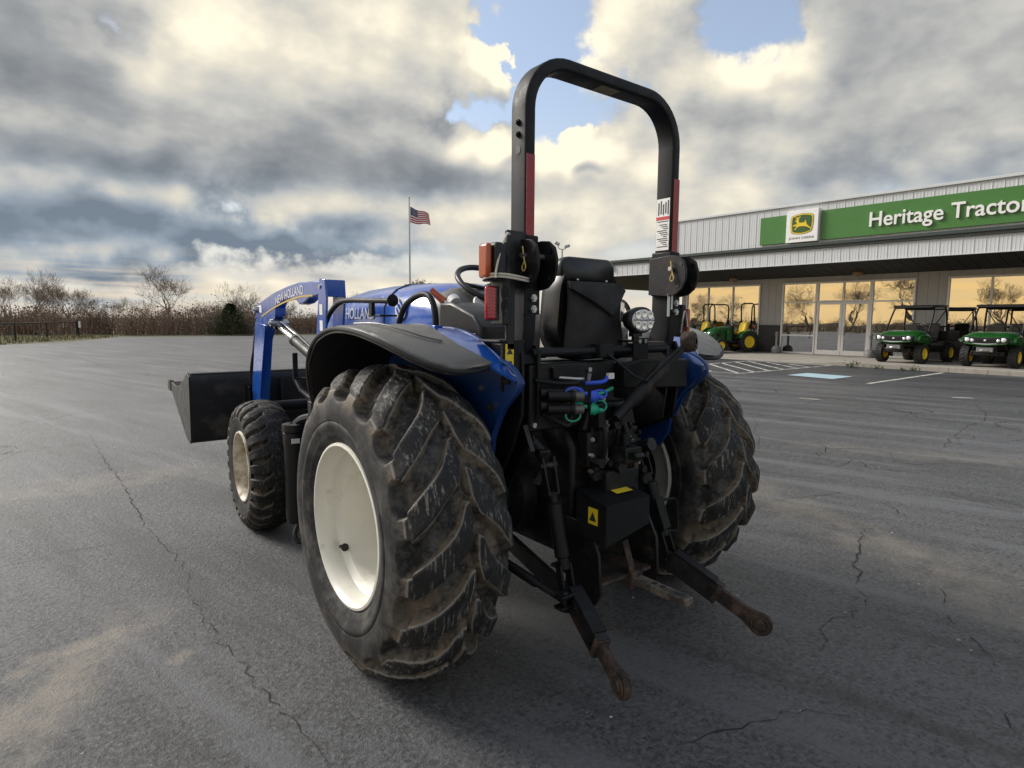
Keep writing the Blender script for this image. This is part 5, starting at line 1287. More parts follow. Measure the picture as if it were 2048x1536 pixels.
MB().bar((-1.04, 4.34, .818), (1.04, 4.34, .818), .12, .016, (0, .45, -1)).obj('cutting_edge', M_rust, ldr, bevel=.003)
MB().box((-1.06, 4.27, .77), (-1.028, 4.42, .87)).obj('edge_corner', M_rust, ldr, bevel=.004)
MB().bar((-1.03, 3.38, .985), (1.03, 3.38, .985), .05, .04).obj('bucket_top_bar', M_bucket, ldr, bevel=.004)
for x in (-.30, .30): MB().box((x-.012, 3.30, .50), (x+.012, 3.34, .93)).obj('bucket_rib', M_bucket, ldr, bevel=.003)
# ------------------------------------------------------------------ machines for sale on the pavement
def small_tyre(R_, w, rim, n, mat=M_tyreblk):
    b = MB(); hw = w/2
    b.lathe([(-hw*.85, rim), (-hw, rim+.03), (-hw, R_*.82), (-hw*.8, R_*.955), (-hw*.4, R_*.97), (hw*.4, R_*.97), (hw*.8, R_*.955), (hw, R_*.82), (hw, rim+.03), (hw*.85, rim)], ax=(1, 0, 0), n=36)
    for i in range(n):
        for sd in (-1, 1):
            a = 2*math.pi*(i+(.5 if sd > 0 else 0))/n; e = Vector((0, math.cos(a), math.sin(a))); t = Vector((0, -math.sin(a), math.cos(a)))
            p = e*(R_*.975); b.bar(p+Vector((sd*.004, 0, 0))+t*.02, p+Vector((sd*hw*.95, 0, 0))-t*.02-e*.012, .022, .035, tuple(e))
    me = b.mesh('tyre', 40); me.materials.append(mat); return me
def small_rim(r, hw, mat, bolts=4):
    b = MB().lathe([(hw, r+.012), (hw+.006, r), (hw-.02, r-.015), (hw-.05, r-.03), (hw-.055, .07), (hw-.03, .055), (hw-.025, .0)], ax=(1, 0, 0), n=28)
    b.lathe([(hw, r+.012), (-hw, r+.012), (-hw, r-.01), (-hw+.06, r-.02), (-hw+.06, 0)], ax=(1, 0, 0), n=28)
    me = b.mesh('rim', 35); me.materials.append(mat); return me
def put_wheels(root, spec):
    """spec: (x, y, z, tyre mesh, rim mesh)"""
    for x, y, z, tm_, rm_ in spec:
        w = empty('wheel', (x, y, z), 0, root); link('tyre', tm_, w); r_ = link('rim', rm_, w)
        if x < 0: r_.rotation_euler = (0, 0, math.pi)
ut, ur = small_tyre(.33, .24, .175, 18), small_rim(.172, .105, M_yel)
M_clear = pm('clear_lamp', (.85, .86, .87), .08, .3, coat=.8)
def make_utility():
    U = empty('utility_vehicle')
    put_wheels(U, [(-.60, .98, .33, ut, ur), (.60, .98, .33, ut, ur), (-.60, -.98, .33, ut, ur), (.60, -.98, .33, ut, ur)])
    MB().box((-.42, -1.25, .36), (.42, 1.30, .50)).box((-.62, -.55, .36), (.62, .55, .46)).obj('chassis', M_dull, U, bevel=.02)
    for s in (-1, 1):
        MB().tube([(s*.2, 1.0, .45), (s*.5, .98, .34)], .03, 8).tube([(s*.30, 1.0, .80), (s*.46, 1.0, .40)], .035, 8).obj('suspension', M_dull, U)
    rings = []
    for (y, w, zt, zb) in [(.55, .66, 1.06, .62), (.80, .68, 1.08, .64), (1.10, .67, 1.05, .68), (1.35, .62, .99, .72), (1.50, .54, .93, .78), (1.55, .46, .89, .82)]:
        pts = [(-w, zb), (-w-.01, zb+(zt-zb)*.5), (-w+.05, zt-.07), (-w+.14, zt-.02), (-w*.5, zt+.012), (-w*.32, zt+.004), (0, zt+.012)]
        rings.append([(x, y, z) for x, z in pts+[(-a, c) for a, c in pts[-2::-1]]])
    hd = MB().loft(rings).obj('hood', M_grn, U, smooth=45)
    # front face: dark band with lamps, grille and emblem, green lip below
    fc = MB().prism([(-.58, .90), (-.40, .93), (0, .91), (.40, .93), (.58, .90), (.55, .75), (.30, .72), (0, .70), (-.30, .72), (-.55, .75)], 'y', 1.46, 1.585).obj('front_panel', M_blkplast, U, bevel=.015)
    MB().sweep(smooth_path([(-.52, 1.585, .745), (-.28, 1.61, .715), (0, 1.62, .695), (.28, 1.61, .715), (.52, 1.585, .745)], 5), [(-.018, -.02), (.018, -.02), (.018, .02), (-.018, .02)], (0, 1, 0)).obj('green_lip', M_grn, U, smooth=50)
    MB().sweep(smooth_path([(-.30, 1.612, .735), (0, 1.63, .720), (.30, 1.612, .735)], 6), [(-.008, -.008), (.008, -.008), (.008, .008), (-.008, .008)], (0, 1, 0)).obj('grille_trim', M_silver, U)
    for s in (-1, 1):
        for x, r_ in ((.45, .066), (.32, .046)):
            MB().lathe([(0, r_), (.02, r_*.9), (.035, r_*.4), (.038, 0)], (s*x, 1.585, .845-(.02 if x < .4 else 0)), (0, 1, 0), 18).obj('headlight', M_clear, U)
        MB().prism([(.50, .60), (.55, .82), (.75, .92), (1.05, .96), (1.30, .90), (1.42, .78), (1.36, .74), (1.2, .82), (.98, .84), (.76, .80), (.62, .66)], 'x', s*.56, s*.70).obj('front_guard', M_grn, U, bevel=.02)
    for z in (.80, .84): MB().box((-.24, 1.586, z-.008), (.24, 1.60, z+.008)).obj('grille_bar', M_dull, U, smooth=0)
    MB().ell((0, 1.60, .83), (.035, .012, .025)).obj('front_emblem', M_silver, U)
    MB().box((-.21, 1.46, .48), (.21, 1.58, .63)).obj('winch_plate', M_grey, U, bevel=.015); MB().box((-.10, 1.582, .52), (.10, 1.60, .55)).box((-.08, 1.60, .528), (.08, 1.625, .542)).obj('winch_fairlead', M_chrome, U, bevel=.004)
    MB().tube([(-.34, 1.40, .42), (-.30, 1.55, .46), (-.28, 1.57, .64), (.28, 1.57, .64), (.30, 1.55, .46), (.34, 1.40, .42)], .022, 8).obj('bumper_bar', M_black, U)
    # cabin: dash, seats, wheel, frame, roof
    MB().prism([(.42, .50), (.42, 1.00), (.56, 1.10), (.72, 1.06), (.72, .50)], 'x', -.62, .62).obj('dashboard', M_blkplast, U, bevel=.02)
    for s in (-.30, .30):
        MB().box((s-.24, -.38, .68), (s+.24, .08, .80)).obj('seat', M_seat, U, bevel=.03); MB().box((s-.23, -.46, .80), (s+.23, -.34, 1.32)).obj('seat_back', M_seat, U, bevel=.03)
    _, u1, v1 = basis((0, -.7, .7)); c1 = Vector((-.30, .26, 1.16))
    MB().tube([c1+(u1*math.cos(t)+v1*math.sin(t))*.17 for t in [2*math.pi*i/24 for i in range(24)]], .014, 8, closed=True).cyl(c1, c1+Vector((0, .2, -.16)), .02, 8).obj('steering_wheel', M_blkplast, U)
    for s in (-1, 1):
        MB().tube(smooth_path([(s*.66, .72, 1.04), (s*.64, .45, 1.50), (s*.60, .28, 1.83), (s*.58, .10, 1.87), (s*.58, -.40, 1.88), (s*.62, -.55, 1.80), (s*.66, -.60, 1.20), (s*.66, -.60, .55)], 4), .028, 8).obj('roll_frame', M_black, U)
        MB().tube([(s*.60, -.56, 1.75), (s*.20, -.58, 1.06)], .016, 6).obj('frame_brace', M_black, U)
    MB().tube([(-.60, .28, 1.83), (.60, .28, 1.83)], .024, 8).tube([(-.62, -.55, 1.80), (.62, -.55, 1.80)], .024, 8).tube([(-.66, -.60, 1.22), (.66, -.60, 1.22)], .024, 8).obj('cross_tubes', M_black, U)
    rings = []
    for (y, w, z, th) in [(.42, .60, 1.865, .04), (.30, .66, 1.885, .075), (-.1, .68, 1.90, .08), (-.55, .66, 1.90, .08), (-.68, .60, 1.885, .05)]:
        rings.append([(a, y, z+c) for a, c in rrect(2*w, th, .02, 3)])
    MB().loft(rings).obj('roof', M_blkplast, U, smooth=45)
    # load bed
    MB().box((-.68, -1.55, .72), (.68, -.68, .78)).box((-.70, -1.56, .78), (-.65, -.67, 1.06)).box((.65, -1.56, .78), (.70, -.67, 1.06)).box((-.65, -.72, .78), (.65, -.67, 1.06)).box((-.65, -1.56, .78), (.65, -1.51, 1.06)).obj('load_bed', M_blkplast, U, bevel=.012)
    MB().box((-.68, -.62, .46), (-.60, .50, .60)).box((.60, -.62, .46), (.68, .50, .60)).obj('side_sill', M_blkplast, U, bevel=.012)
    tag(U, 'green utility vehicle with black roof and yellow wheels parked just right of the smoking urn', 'utility vehicle', 'utility vehicles on the pavement')
    return U
U1 = make_utility(); U1.location = (21.72, 5.78, .136); U1.rotation_euler = (0, 0, R(90-4))
U2 = copy_tree(U1); U2.location = (21.90, 3.45, .136); U2.rotation_euler = (0, 0, R(90-1))
U2['label'] = 'green utility vehicle parked beyond its twin, in front of the widest shop window'
U3 = copy_tree(U1); U3.location = (22.2, 1.15, .136); U3.rotation_euler = (0, 0, R(92))
U3['label'] = 'green utility vehicle at the end of the row, only its edge in view'

ct_r, ct_rr = small_tyre(.46, .27, .25, 16), small_rim(.248, .12, M_yel)
ct_f, ct_fr = small_tyre(.30, .19, .16, 16), small_rim(.158, .085, M_yel)
def make_compact():
    U = empty('compact_tractor')
    put_wheels(U, [(-.46, 0, .46, ct_r, ct_rr), (.46, 0, .46, ct_r, ct_rr), (-.44, 1.38, .30, ct_f, ct_fr), (.44, 1.38, .30, ct_f, ct_fr)])
    MB().box((-.17, -.25, .34), (.17, 1.6, .58)).bar((-.40, 1.38, .30), (.40, 1.38, .30), .10, .10).bar((-.38, 0, .46), (.38, 0, .46), .16, .16).obj('chassis', M_dull, U, bevel=.02)
    rings = []
    for (y, w, zt, zb) in [(.72, .27, 1.10, .55), (1.0, .28, 1.11, .55), (1.35, .27, 1.06, .56), (1.60, .25, .98, .58), (1.74, .22, .88, .60), (1.78, .19, .80, .62)]:
        pts = [(-w, zb), (-w, zt-.14), (-w+.05, zt-.05), (-w*.5, zt), (0, zt+.015)]
        rings.append([(x, y, z) for x, z in pts+[(-a, c) for a, c in pts[-2::-1]]])
    MB().loft(rings).obj('hood', M_grn, U, smooth=45)
    for s in (-1, 1):
        MB().ell((s*.16, 1.76, .84), (.05, .03, .035)).obj('headlight', M_clear, U)
        MB().box((s*.25-.008, 1.0, .66), (s*.28+.008, 1.5, .86)).obj('side_grille', M_blkplast, U, bevel=.008)
        out = [(.52*math.cos(R(a)), .46+.50*math.sin(R(a))) for a in range(20, 151, 10)]+[(.46*math.cos(R(a)), .46+.44*math.sin(R(a))) for a in range(150, 19, -10)]
        MB().prism(out, 'x', s*.30, s*.60).obj('fender', M_grn, U, bevel=.012)
        MB().prism([(.45*math.cos(R(a)), .46+.48*math.sin(R(a))) for a in range(15, 156, 14)], 'x', s*.285, s*.30).obj('fender_side', M_grn, U)
        MB().cyl((s*.52, -.36, .80), (s*.58, -.36, .80), .05, 12).obj('tail_lamp', M_redlens, U)
        # loader mast and arm
        MB().prism([(.80, .50), (.86, 1.08), (.98, 1.08), (1.04, .50)], 'x', s*.36, s*.42).obj('loader_mast', M_grn, U, bevel=.008)
        MB().prism([(.86, .98), (.90, 1.10), (1.5, 1.06), (2.0, .70), (2.10, .34), (2.0, .30), (1.86, .62), (1.45, .92)], 'x', s*.425, s*.485).obj('loader_arm', M_grn, U, bevel=.008)
    MB().prism([(2.0, .16), (2.62, .14), (2.62, .16), (2.16, .20), (2.06, .30), (2.08, .62), (2.02, .62)], 'x', -.62, .62).obj('loader_bucket', M_grn, U, bevel=.006)
    MB().box((-.28, -.12, .78), (.28, .36, .90)).obj('seat_cushion', M_yel, U, bevel=.04, seg=3)
    rings = [[(a, -.10-c*.22+y_, 1.10+c) for a, c in rrect(.46*k, .46*k, .12, 5)] for y_, k in ((-.05, .92), (-.07, 1), (.02, 1), (.06, .9))]
    MB().loft(rings).obj('seat_back', M_yel, U, smooth=60)
    MB().prism([(.50, .55), (.52, 1.08), (.62, 1.16), (.74, 1.10), (.74, .55)], 'x', -.20, .20).obj('dashboard', M_blkplast, U, bevel=.02)
    _, u1, v1 = basis((0, -.5, .85)); c1 = Vector((0, .46, 1.18))
    MB().tube([c1+(u1*math.cos(t)+v1*math.sin(t))*.17 for t in [2*math.pi*i/24 for i in range(24)]], .014, 8, closed=True).cyl(c1, c1+Vector((0, .12, -.12)), .02, 8).obj('steering_wheel', M_blkplast, U)
    P = [(-.43, -.30, .62), (-.43, -.32, 1.30), (-.43, -.28, 1.98), (-.38, -.27, 2.10), (-.28, -.27, 2.14), (.28, -.27, 2.14), (.38, -.27, 2.10), (.43, -.28, 1.98), (.43, -.32, 1.30), (.43, -.30, .62)]
    MB().tube(P, .030, 8).obj('roll_bar', M_black, U)
    for s in (-1, 1): MB().box((s*.43-.05, -.37, 1.22), (s*.43+.05, -.25, 1.38)).obj('roll_bar_hinge', M_black, U, bevel=.01); MB().box((s*.47-.02, -.36, 1.05), (s*.47+.05, -.29, 1.20)).obj('flasher', M_orange, U, bevel=.01)
    MB().box((-.45, .10, .44), (.45, .95, .50)).obj('floor_plate', M_blkplast, U, bevel=.01)
    tag(U, 'green compact tractor with yellow seat, nearer the smoking urn', 'tractor', 'compact tractors under the porch')
    return U
C1 = make_compact(); C1.location = (22.6, 12.95, .125); C1.rotation_euler = (0, 0, R(70))
C2 = copy_tree(C1); C2.location = (22.7, 15.0, .125); C2.rotation_euler = (0, 0, R(70))
C2['label'] = 'green compact tractor with yellow seat, nearer the corner of the building'

# ------------------------------------------------------------------ flag pole, yard lamps, fence
def along(px, py, depth):
    d = _ray(px, py); return CAM+d*(depth/FPX)
fpos = along(820.5, 640, 39.0); fz = along(820.5, 401, 39.0)[2]
fp_ = empty('flagpole', (fpos[0], fpos[1], -.02)); tag(fp_, 'tall thin grey flagpole with ball top beyond the blue tractor', 'flagpole')
MB().tube([(0, 0, 0), (0, 0, fz*.6), (0, 0, fz)], [.06, .05, .035], 10).obj('pole', M_galv, fp_)
MB().ell((0, 0, fz+.05), (.06, .06, .06)).obj('finial', M_gold, fp_)
MB().tube([(.05, -.04, .9), (.045, -.04, fz-.1)], .006, 5).obj('halyard', M_white, fp_)
def flag_mat():
    m_, g, b = newmat('flag_print'); uv = g.node('ShaderNodeUVMap').outputs[0]; x, y, z = g.xyz(uv)
    st_ = g.m('GREATER_THAN', g.m('FRACT', g.mul(y, 6.5)), .5)
    c = g.mix(st_, (.45, .02, .04, 1), (.72, .70, .66, 1))
    can = g.mul(g.m('LESS_THAN', x, .4), g.m('GREATER_THAN', y, .462))
    gx = g.sub(g.m('FRACT', g.mul(x, 15)), .5); gy = g.sub(g.m('FRACT', g.mul(y, 9.3)), .5)
    star = g.m('LESS_THAN', g.add(g.mul(gx, gx), g.mul(gy, gy)), .06)
    c = g.mix(can, c, g.mix(star, (.015, .025, .10, 1), (.7, .7, .7, 1)))
    g.put(b.inputs['Base Color'], c); b.inputs['Roughness'].default_value = .9
    g.put(b.inputs['Transmission Weight'], 0.0); return m_
nu, nv = 30, 16; vs = []; uvs = []
right = Vector((_rt[0], _rt[1], 0)); fwd = Vector((_fw[0], _fw[1], 0)).normalized()
for j in range(nv+1):
    for i in range(nu+1):
        u, v = i/nu, j/nv; drop = .38*u**1.3+.05*math.sin(u*6)
        p = right*(.06+1.22*u-.10*u*v)+fwd*(.10*math.sin(u*9+v*1.5)*u+.45*u)
        z = fz-.55-(1-v)*.98*(1-.28*u)-drop+.03*math.sin(u*8+1)
        vs.append((p.x, p.y, z)); uvs.append((u, v))
fl = bpy.data.meshes.new('flag'); F_ = [(j*(nu+1)+i, j*(nu+1)+i+1, (j+1)*(nu+1)+i+1, (j+1)*(nu+1)+i) for j in range(nv) for i in range(nu)]
fl.from_pydata(vs, [], F_); ul = fl.uv_layers.new(name='UVMap')
for lp in fl.loops: ul.data[lp.index].uv = uvs[lp.vertex_index]
fl.polygons.foreach_set('use_smooth', [True]*len(fl.polygons)); fl.materials.append(flag_mat())
fo = link('flag', fl, None, (fpos[0], fpos[1], 0)); tag(fo, 'red white and blue striped national flag flying from the pole', 'flag')
so = fo.modifiers.new('thick', 'SOLIDIFY'); so.thickness = .012
lp_ = along(1122, 640, 52.0); lz = along(1122, 500, 52.0)[2]
ly = empty('yard_light', (lp_[0], lp_[1], 0)); tag(ly, 'tall yard light pole with two floodlight heads behind the porch roof', 'lamp post')
MB().tube([(0, 0, -.03), (0, 0, lz)], [.10, .07], 10).obj('pole', M_galv, ly)
MB().tube(smooth_path([tuple(-right*.38+Vector((0, 0, lz+.40))), tuple(-right*.30+Vector((0, 0, lz+.10))), (0, 0, lz-.02), tuple(right*.26+Vector((0, 0, lz+.04))), tuple(right*.34+Vector((0, 0, lz+.18)))], 4), .035, 8).obj('arm', M_galv, ly)
for s, dz in ((-1, .46), (1, .24)):
    hd = MB().box((-.22, -.28, -.10), (.22, .28, .10)); ang = math.atan2(right.y, right.x)
    hd.xf(Matrix.Translation(right*(s*.42)+Vector((0, 0, lz+dz))) @ Matrix.Rotation(ang, 4, 'Z') @ Matrix.Rotation(R(28 if s < 0 else -14), 4, 'Y')); hd.obj('floodlight', M_galv, ly, bevel=.03)
fa, fb, fc_ = atZ(31, 681)[:2], atZ(94.5, 675.5)[:2], atZ(156, 671.5)[:2]
pts = [tuple(fc_), tuple(fb), tuple(fa)]; d_ = (np.array(fa)-np.array(fc_))/2
for k in range(1, 5): pts.append(tuple(np.array(fa)+d_*k*1.1))
fe = empty('fence', (fc_[0], fc_[1], 0)); tag(fe, 'low dark pipe rail fence on the grass verge before the woods', 'fence')
q0 = Vector((fc_[0], fc_[1], 0))
for i, p in enumerate(pts):
    v = Vector((p[0], p[1], 0))-q0; MB().cyl(v+Vector((0, 0, -.05)), v+Vector((0, 0, 1.06 if i else 1.15)), .05 if i else .11, 8).obj('post', M_dull, fe)
a, b_ = Vector((pts[0][0], pts[0][1], 1.0))-q0, Vector((pts[-1][0], pts[-1][1], 1.0))-q0
for i in range(len(pts)-1):
    MB().cyl(Vector((pts[i][0], pts[i][1], 1.02))-q0, Vector((pts[i+1][0], pts[i+1][1], 1.02))-q0, .045, 8).obj('rail', M_dull, fe)
MB().box((.06, -.14, .62), (.20, -.10, 1.10)).obj('post_marker', M_white, fe, smooth=0)

# ------------------------------------------------------------------ trees, scrub, weeds
M_bark = pm('grey_bark', (.16, .135, .11), .95, var=.25, vscale=3)
M_twig = pm('brown_twigs', (.20, .155, .12), .95, var=.3, vscale=1.2)
M_scrub = pm('winter_scrub', (.20, .145, .11), .95, var=.45, vscale=.5)
M_dead = pm('dead_leaves', (.22, .13, .08), .9, var=.4, vscale=.7)
M_cedar = pm('cedar_foliage', (.045, .070, .026), .9, var=.5, vscale=1.6)
M_weed = pm('weed_leaves', (.05, .085, .022), .8, var=.4, vscale=9)
def bare_tree(name, h, seed, spread=.5, leaves=0, trunk_frac=.22):
    rg = random.Random(seed); big_, tw = MB(), MB(); lv = MB()
    def seg(p, d, L, r, lvl):
        n = 3; pts = [p]; q = p.copy(); dd = d.copy()
        for i in range(n):
            dd = (dd+Vector((rg.gauss(0, .13), rg.gauss(0, .13), rg.gauss(.05, .08)))).normalized(); q = q+dd*(L/n); pts.append(q.copy())
        rs = [r*(1-.38*i/n) for i in range(n+1)]
        (big_ if lvl < 3 else tw).tube(pts, rs, 6 if lvl < 2 else (4 if lvl < 3 else 3), cap=False)
        if lvl >= 7 or (lvl == 6 and rg.random() < .35): return
        k = rg.choice((2, 3, 3)) if lvl else 4
        if lvl >= 4: k = 3
        for i in range(k):
            t = rg.uniform(.45, 1) if i else 1; idx = min(n, max(1, round(t*n)))
            _, u, w = basis(dd); a = rg.uniform(0, 6.28); ang = rg.uniform(.35, .95)*(1 if i else .45)*(.75+spread*.6)
            nd = (dd*math.cos(ang)+(u*math.cos(a)+w*math.sin(a))*math.sin(ang)+Vector((0, 0, .10))).normalized()
            seg(pts[idx], nd, L*rg.uniform(.66, .88), max(.0065, rs[idx]*rg.uniform(.50, .68)), lvl+1)
        if leaves and lvl >= 4:
            for i in range(leaves):
                c = pts[-1]+Vector((rg.gauss(0, .12), rg.gauss(0, .12), rg.gauss(0, .12))); s = rg.uniform(.05, .10)
                a, b = Vector((rg.gauss(0, 1), rg.gauss(0, 1), rg.gauss(0, 1))).normalized()*s, Vector((rg.gauss(0, 1), rg.gauss(0, 1), rg.gauss(0, 1))).normalized()*s
                lv.raw([c-a, c+b, c+a, c-b], [(0, 1, 2, 3)])
    seg(Vector((0, 0, -.1)), Vector((0, 0, 1)), h*trunk_frac, h*.024, 0)
    zs = max(v[2] for v in tw.v); k = h/zs
    M_ = Matrix.Diagonal((k, k, k, 1))
    e = empty(name); big_.xf(M_).obj('trunk', M_bark, e, smooth=60); tw.xf(M_).obj('crown', M_twig, e, smooth=0)
    if leaves: lv.xf(M_).obj('leaves', M_dead, e, smooth=0)
    return e
def place_tree(e, px, ytop, depth, label, group='bare trees at the edge of the woods', rz=0, h0=None):
    p = along(px, 640, depth); h = along(px, ytop, depth)[2]; e.location = (p[0], p[1], -.03); k = h/h0; e.scale = (k, k, k); e.rotation_euler = (0, 0, rz)
    tag(e, label, 'tree', group); return e
PT = [bare_tree('bare_tree', 7.0, s, sp) for s, sp in ((3, .5), (8, .3), (21, .6))]
spots = [(0, 62, 533, 66, 'slender bare tree among the left group, behind the pipe fence', .3), (1, 22, 548, 72, 'bare tree at the left end of the group behind the pipe fence', 1.1), (2, 108, 560, 64, 'bare tree behind the end post of the pipe fence', 2.2),
         (1, 145, 556, 68, 'forked bare tree standing between the fence end and the tall bare tree', 2.9), (0, 188, 574, 66, 'short bare tree nearest the tall broad bare tree on its fence side', 4.0),
         (2, 342, 522, 60, 'tallest broad bare tree rising over the scrub', .9), (0, 478, 562, 58, 'small spreading bare tree behind the dark cedar', 5.1)]
seen = {}
for k, px, yt, dp, lab, rz in spots:
    e = PT[k] if k not in seen else copy_tree(PT[k]); seen[k] = 1
    place_tree(e, px, yt, dp, lab, rz=rz, h0=7.0)
for k, px, yt, dp, rz, lab in ((1, 238, 588, 66, .5, 'low bare tree in the scrub between the short bare tree and the tallest one'), (0, 285, 596, 70, 1.7, 'low bare tree in the scrub close beside the tallest bare tree'), (2, 402, 598, 64, 3.3, 'low bare tree in the scrub between the tallest bare tree and the cedar'), (1, 432, 604, 68, 4.4, 'lowest bare tree in the scrub directly beside the cedar'), (0, 560, 588, 66, 5.5, 'low bare tree behind the raised blue loader boom'), (1, 700, 578, 68, .2, 'low bare tree showing over the front of the blue bonnet')):
    place_tree(copy_tree(PT[k]), px, yt, dp, lab, 'low bare trees in the scrub', rz, 7.0)
lt = bare_tree('leafy_winter_tree', 6.0, 33, .5, 2)
place_tree(lt, 838, 556, 62, 'tree with a few brown leaves showing over the blue bonnet', 'trees holding brown leaves', 0, 6.0)
l2 = copy_tree(lt); place_tree(l2, 1208, 588, 60, 'tree with brown leaves seen under the porch roof beside the seat', 'trees holding brown leaves', 2.0, 6.0)
# the trees along the far left side of the lot: seen mirrored in the shop windows
for i, (x, y, k, s, lab) in enumerate([(-50, 24, 2, 1.45, 'large round-crowned bare tree mirrored in the widest shop window'), (-54, 40, 0, 1.15, 'bare tree mirrored in the pane right of the doors'), (-52, 33, 1, 1.2, 'second bare tree mirrored beside the doors'), (-50, 52, 2, .9, 'bare tree mirrored above the left door'), (-56, 62, 0, 1.0, 'bare tree mirrored in the left shop window'), (-52, 14, 1, 1.1, 'bare tree beyond the lot on the side away from the shop')]):
    e = copy_tree(PT[k]); e.location = (x, y, -.03); e.scale = (s, s, s); e.rotation_euler = (0, 0, i*1.3); tag(e, lab, 'tree', 'bare trees beside the lot')
def scrub(name, n, place, h0, h1, seed, tw_n=16, leaves=10):
    """thicket of thin branching stems: every stem carries side twigs at all angles, so that the top is rounded and hazy"""
    rg = np.random.default_rng(seed); V_, F_, LV, LF = [], [], [], []
    def spike(p, d, L, r):
        q = p+d*L; c = len(V_); V_.extend([(p[0]-r, p[1], p[2]), (p[0]+r, p[1], p[2]), (p[0], p[1]+r*1.6, p[2]), tuple(q)]); F_.extend([(c, c+1, c+3), (c+1, c+2, c+3), (c+2, c, c+3)])
    for i in range(n):
        x, y = place(rg); h = rg.uniform(h0, h1)*(1.3 if rg.random() < .12 else 1)*(.72+.28*math.sin(x*.31+1)*math.sin(x*.13+y*.05))
        R0 = rg.uniform(.5, 1.1)
        for k in range(3):
            a = rg.uniform(0, 6.28); d = np.array([math.cos(a)*.16, math.sin(a)*.16, 1.0]); spike(np.array([x+rg.normal(0, .3), y+rg.normal(0, .3), -.05]), d, h*rg.uniform(.7, 1), rg.uniform(.018, .04))
        for k in range(tw_n):
            u, v, w = rg.normal(0, 1, 3); w = abs(w)*.5+.15; nn = math.sqrt(u*u+v*v+w*w); t = rg.uniform(.25, .95)
            p = np.array([x+u*R0*.45*rg.random(), y+v*R0*.45*rg.random(), h*t*rg.uniform(.5, .95)]); d = np.array([u*.8, v*.8, w*1.1])/nn
            spike(p, d, rg.uniform(.25, .8), rg.uniform(.006, .016))
        for k in range(leaves):
            c = np.array([x, y, 0])+np.array([rg.normal(0, .6), rg.normal(0, .6), h*rg.uniform(.05, .9)]); s = rg.uniform(.04, .10)
            a, b = rg.normal(0, 1, 3), rg.normal(0, 1, 3); a *= s/np.linalg.norm(a); b *= s/np.linalg.norm(b); lc = len(LV)
            LV.extend([tuple(c-a), tuple(c+b), tuple(c+a), tuple(c-b)]); LF.append((lc, lc+1, lc+2, lc+3))
    def fast(name, V, F, mat, parent=None):
        me = bpy.data.meshes.new(name); me.from_pydata(V, [], F); me.materials.append(mat); return stuff(link(name, me, parent))
    o = fast(name, V_, F_, M_scrub); tag(o, 'dense leafless brown scrub wood along the lot edge' if seed == 1 else 'leafless brown scrub wood along the far side of the lot', 'woods')
    fast('dead_leaves', LV, LF, M_dead, o); return o
def pl_front(rg):
    x = rg.uniform(-34, 62); return x, 54.0+rg.exponential(5.0)+(3 if x < 3 else 0)+.04*abs(x)
def pl_left(rg): return -47-rg.exponential(5.0), rg.uniform(-25, 75)
scrub('scrub_wood', 2300, pl_front, 2.5, 3.7, 1, 34, 16); scrub('scrub_wood', 900, pl_left, 2.5, 4.2, 2, 26, 14)
# cedar
ce = empty('cedar_tree'); rg = random.Random(5); fol, trk = MB(), MB()
trk.tube([(0, 0, -.05), (0, 0, 2.4)], [.10, .02], 6)
for i in range(9000):
    z = 2.75*rg.random()**1.25; rmax = 1.55*(1-z/2.85)**.75*(.82+.30*math.sin(3*math.atan2(rg.uniform(-1, 1), 1)+z*5)); a = rg.uniform(0, 6.28); rr = rmax*math.sqrt(rg.uniform(.25, 1))*(1+.16*math.sin(a*5+z*3))
    c = Vector((rr*math.cos(a), rr*math.sin(a), .08+z)); L = rg.uniform(.05, .14); d = Vector((math.cos(a)*.8, math.sin(a)*.8, rg.uniform(.1, .9))).normalized()*L; w = Vector((-math.sin(a), math.cos(a), rg.uniform(-.5, .5)))*.03
    fol.raw([c-w, c+w, c+d], [(0, 1, 2)])
trk.obj('trunk', M_bark, ce); fol.obj('crown', M_cedar, ce, smooth=0)
p = along(462, 640, 51.5); ce.location = (p[0], p[1], -.03); ce.scale = (1.6, 1.6, .93); tag(ce, 'dark green bushy cedar at the far edge of the lot', 'tree')
# pale dead saplings leaning by the fence
for i, (px, x2, lab) in enumerate([(20, .0, 'pale grey post standing behind the pipe fence'),]):
    p = along(px, 640, 58); sp = MB().tube([(0, 0, -.05), (.02, 0, 2.0)], [.10, .09], 8).obj('utility_post', M_galv); sp.location = (p[0], p[1], 0); tag(sp, lab, 'post')
p = along(58, 640, 57); dt = empty('dead_sapling', (p[0], p[1], 0)); tag(dt, 'pale leaning dead sapling behind the pipe fence', 'tree')
M_pale = pm('bleached_wood', (.40, .36, .30), .9)
MB().tube([(0, 0, -.05), (-.35, 0, .9), (-.95, 0, 1.65), (-1.5, 0, 2.05)], [.05, .04, .03, .015], 6).obj('stem', M_pale, dt); MB().tube([(0, 0, .2), (.5, .1, 1.0), (.95, .1, 2.0)], [.04, .03, .012], 6).tube([(-.4, 0, 1.0), (-.2, 0, 1.6)], [.025, .012], 5).obj('branch', M_pale, dt)
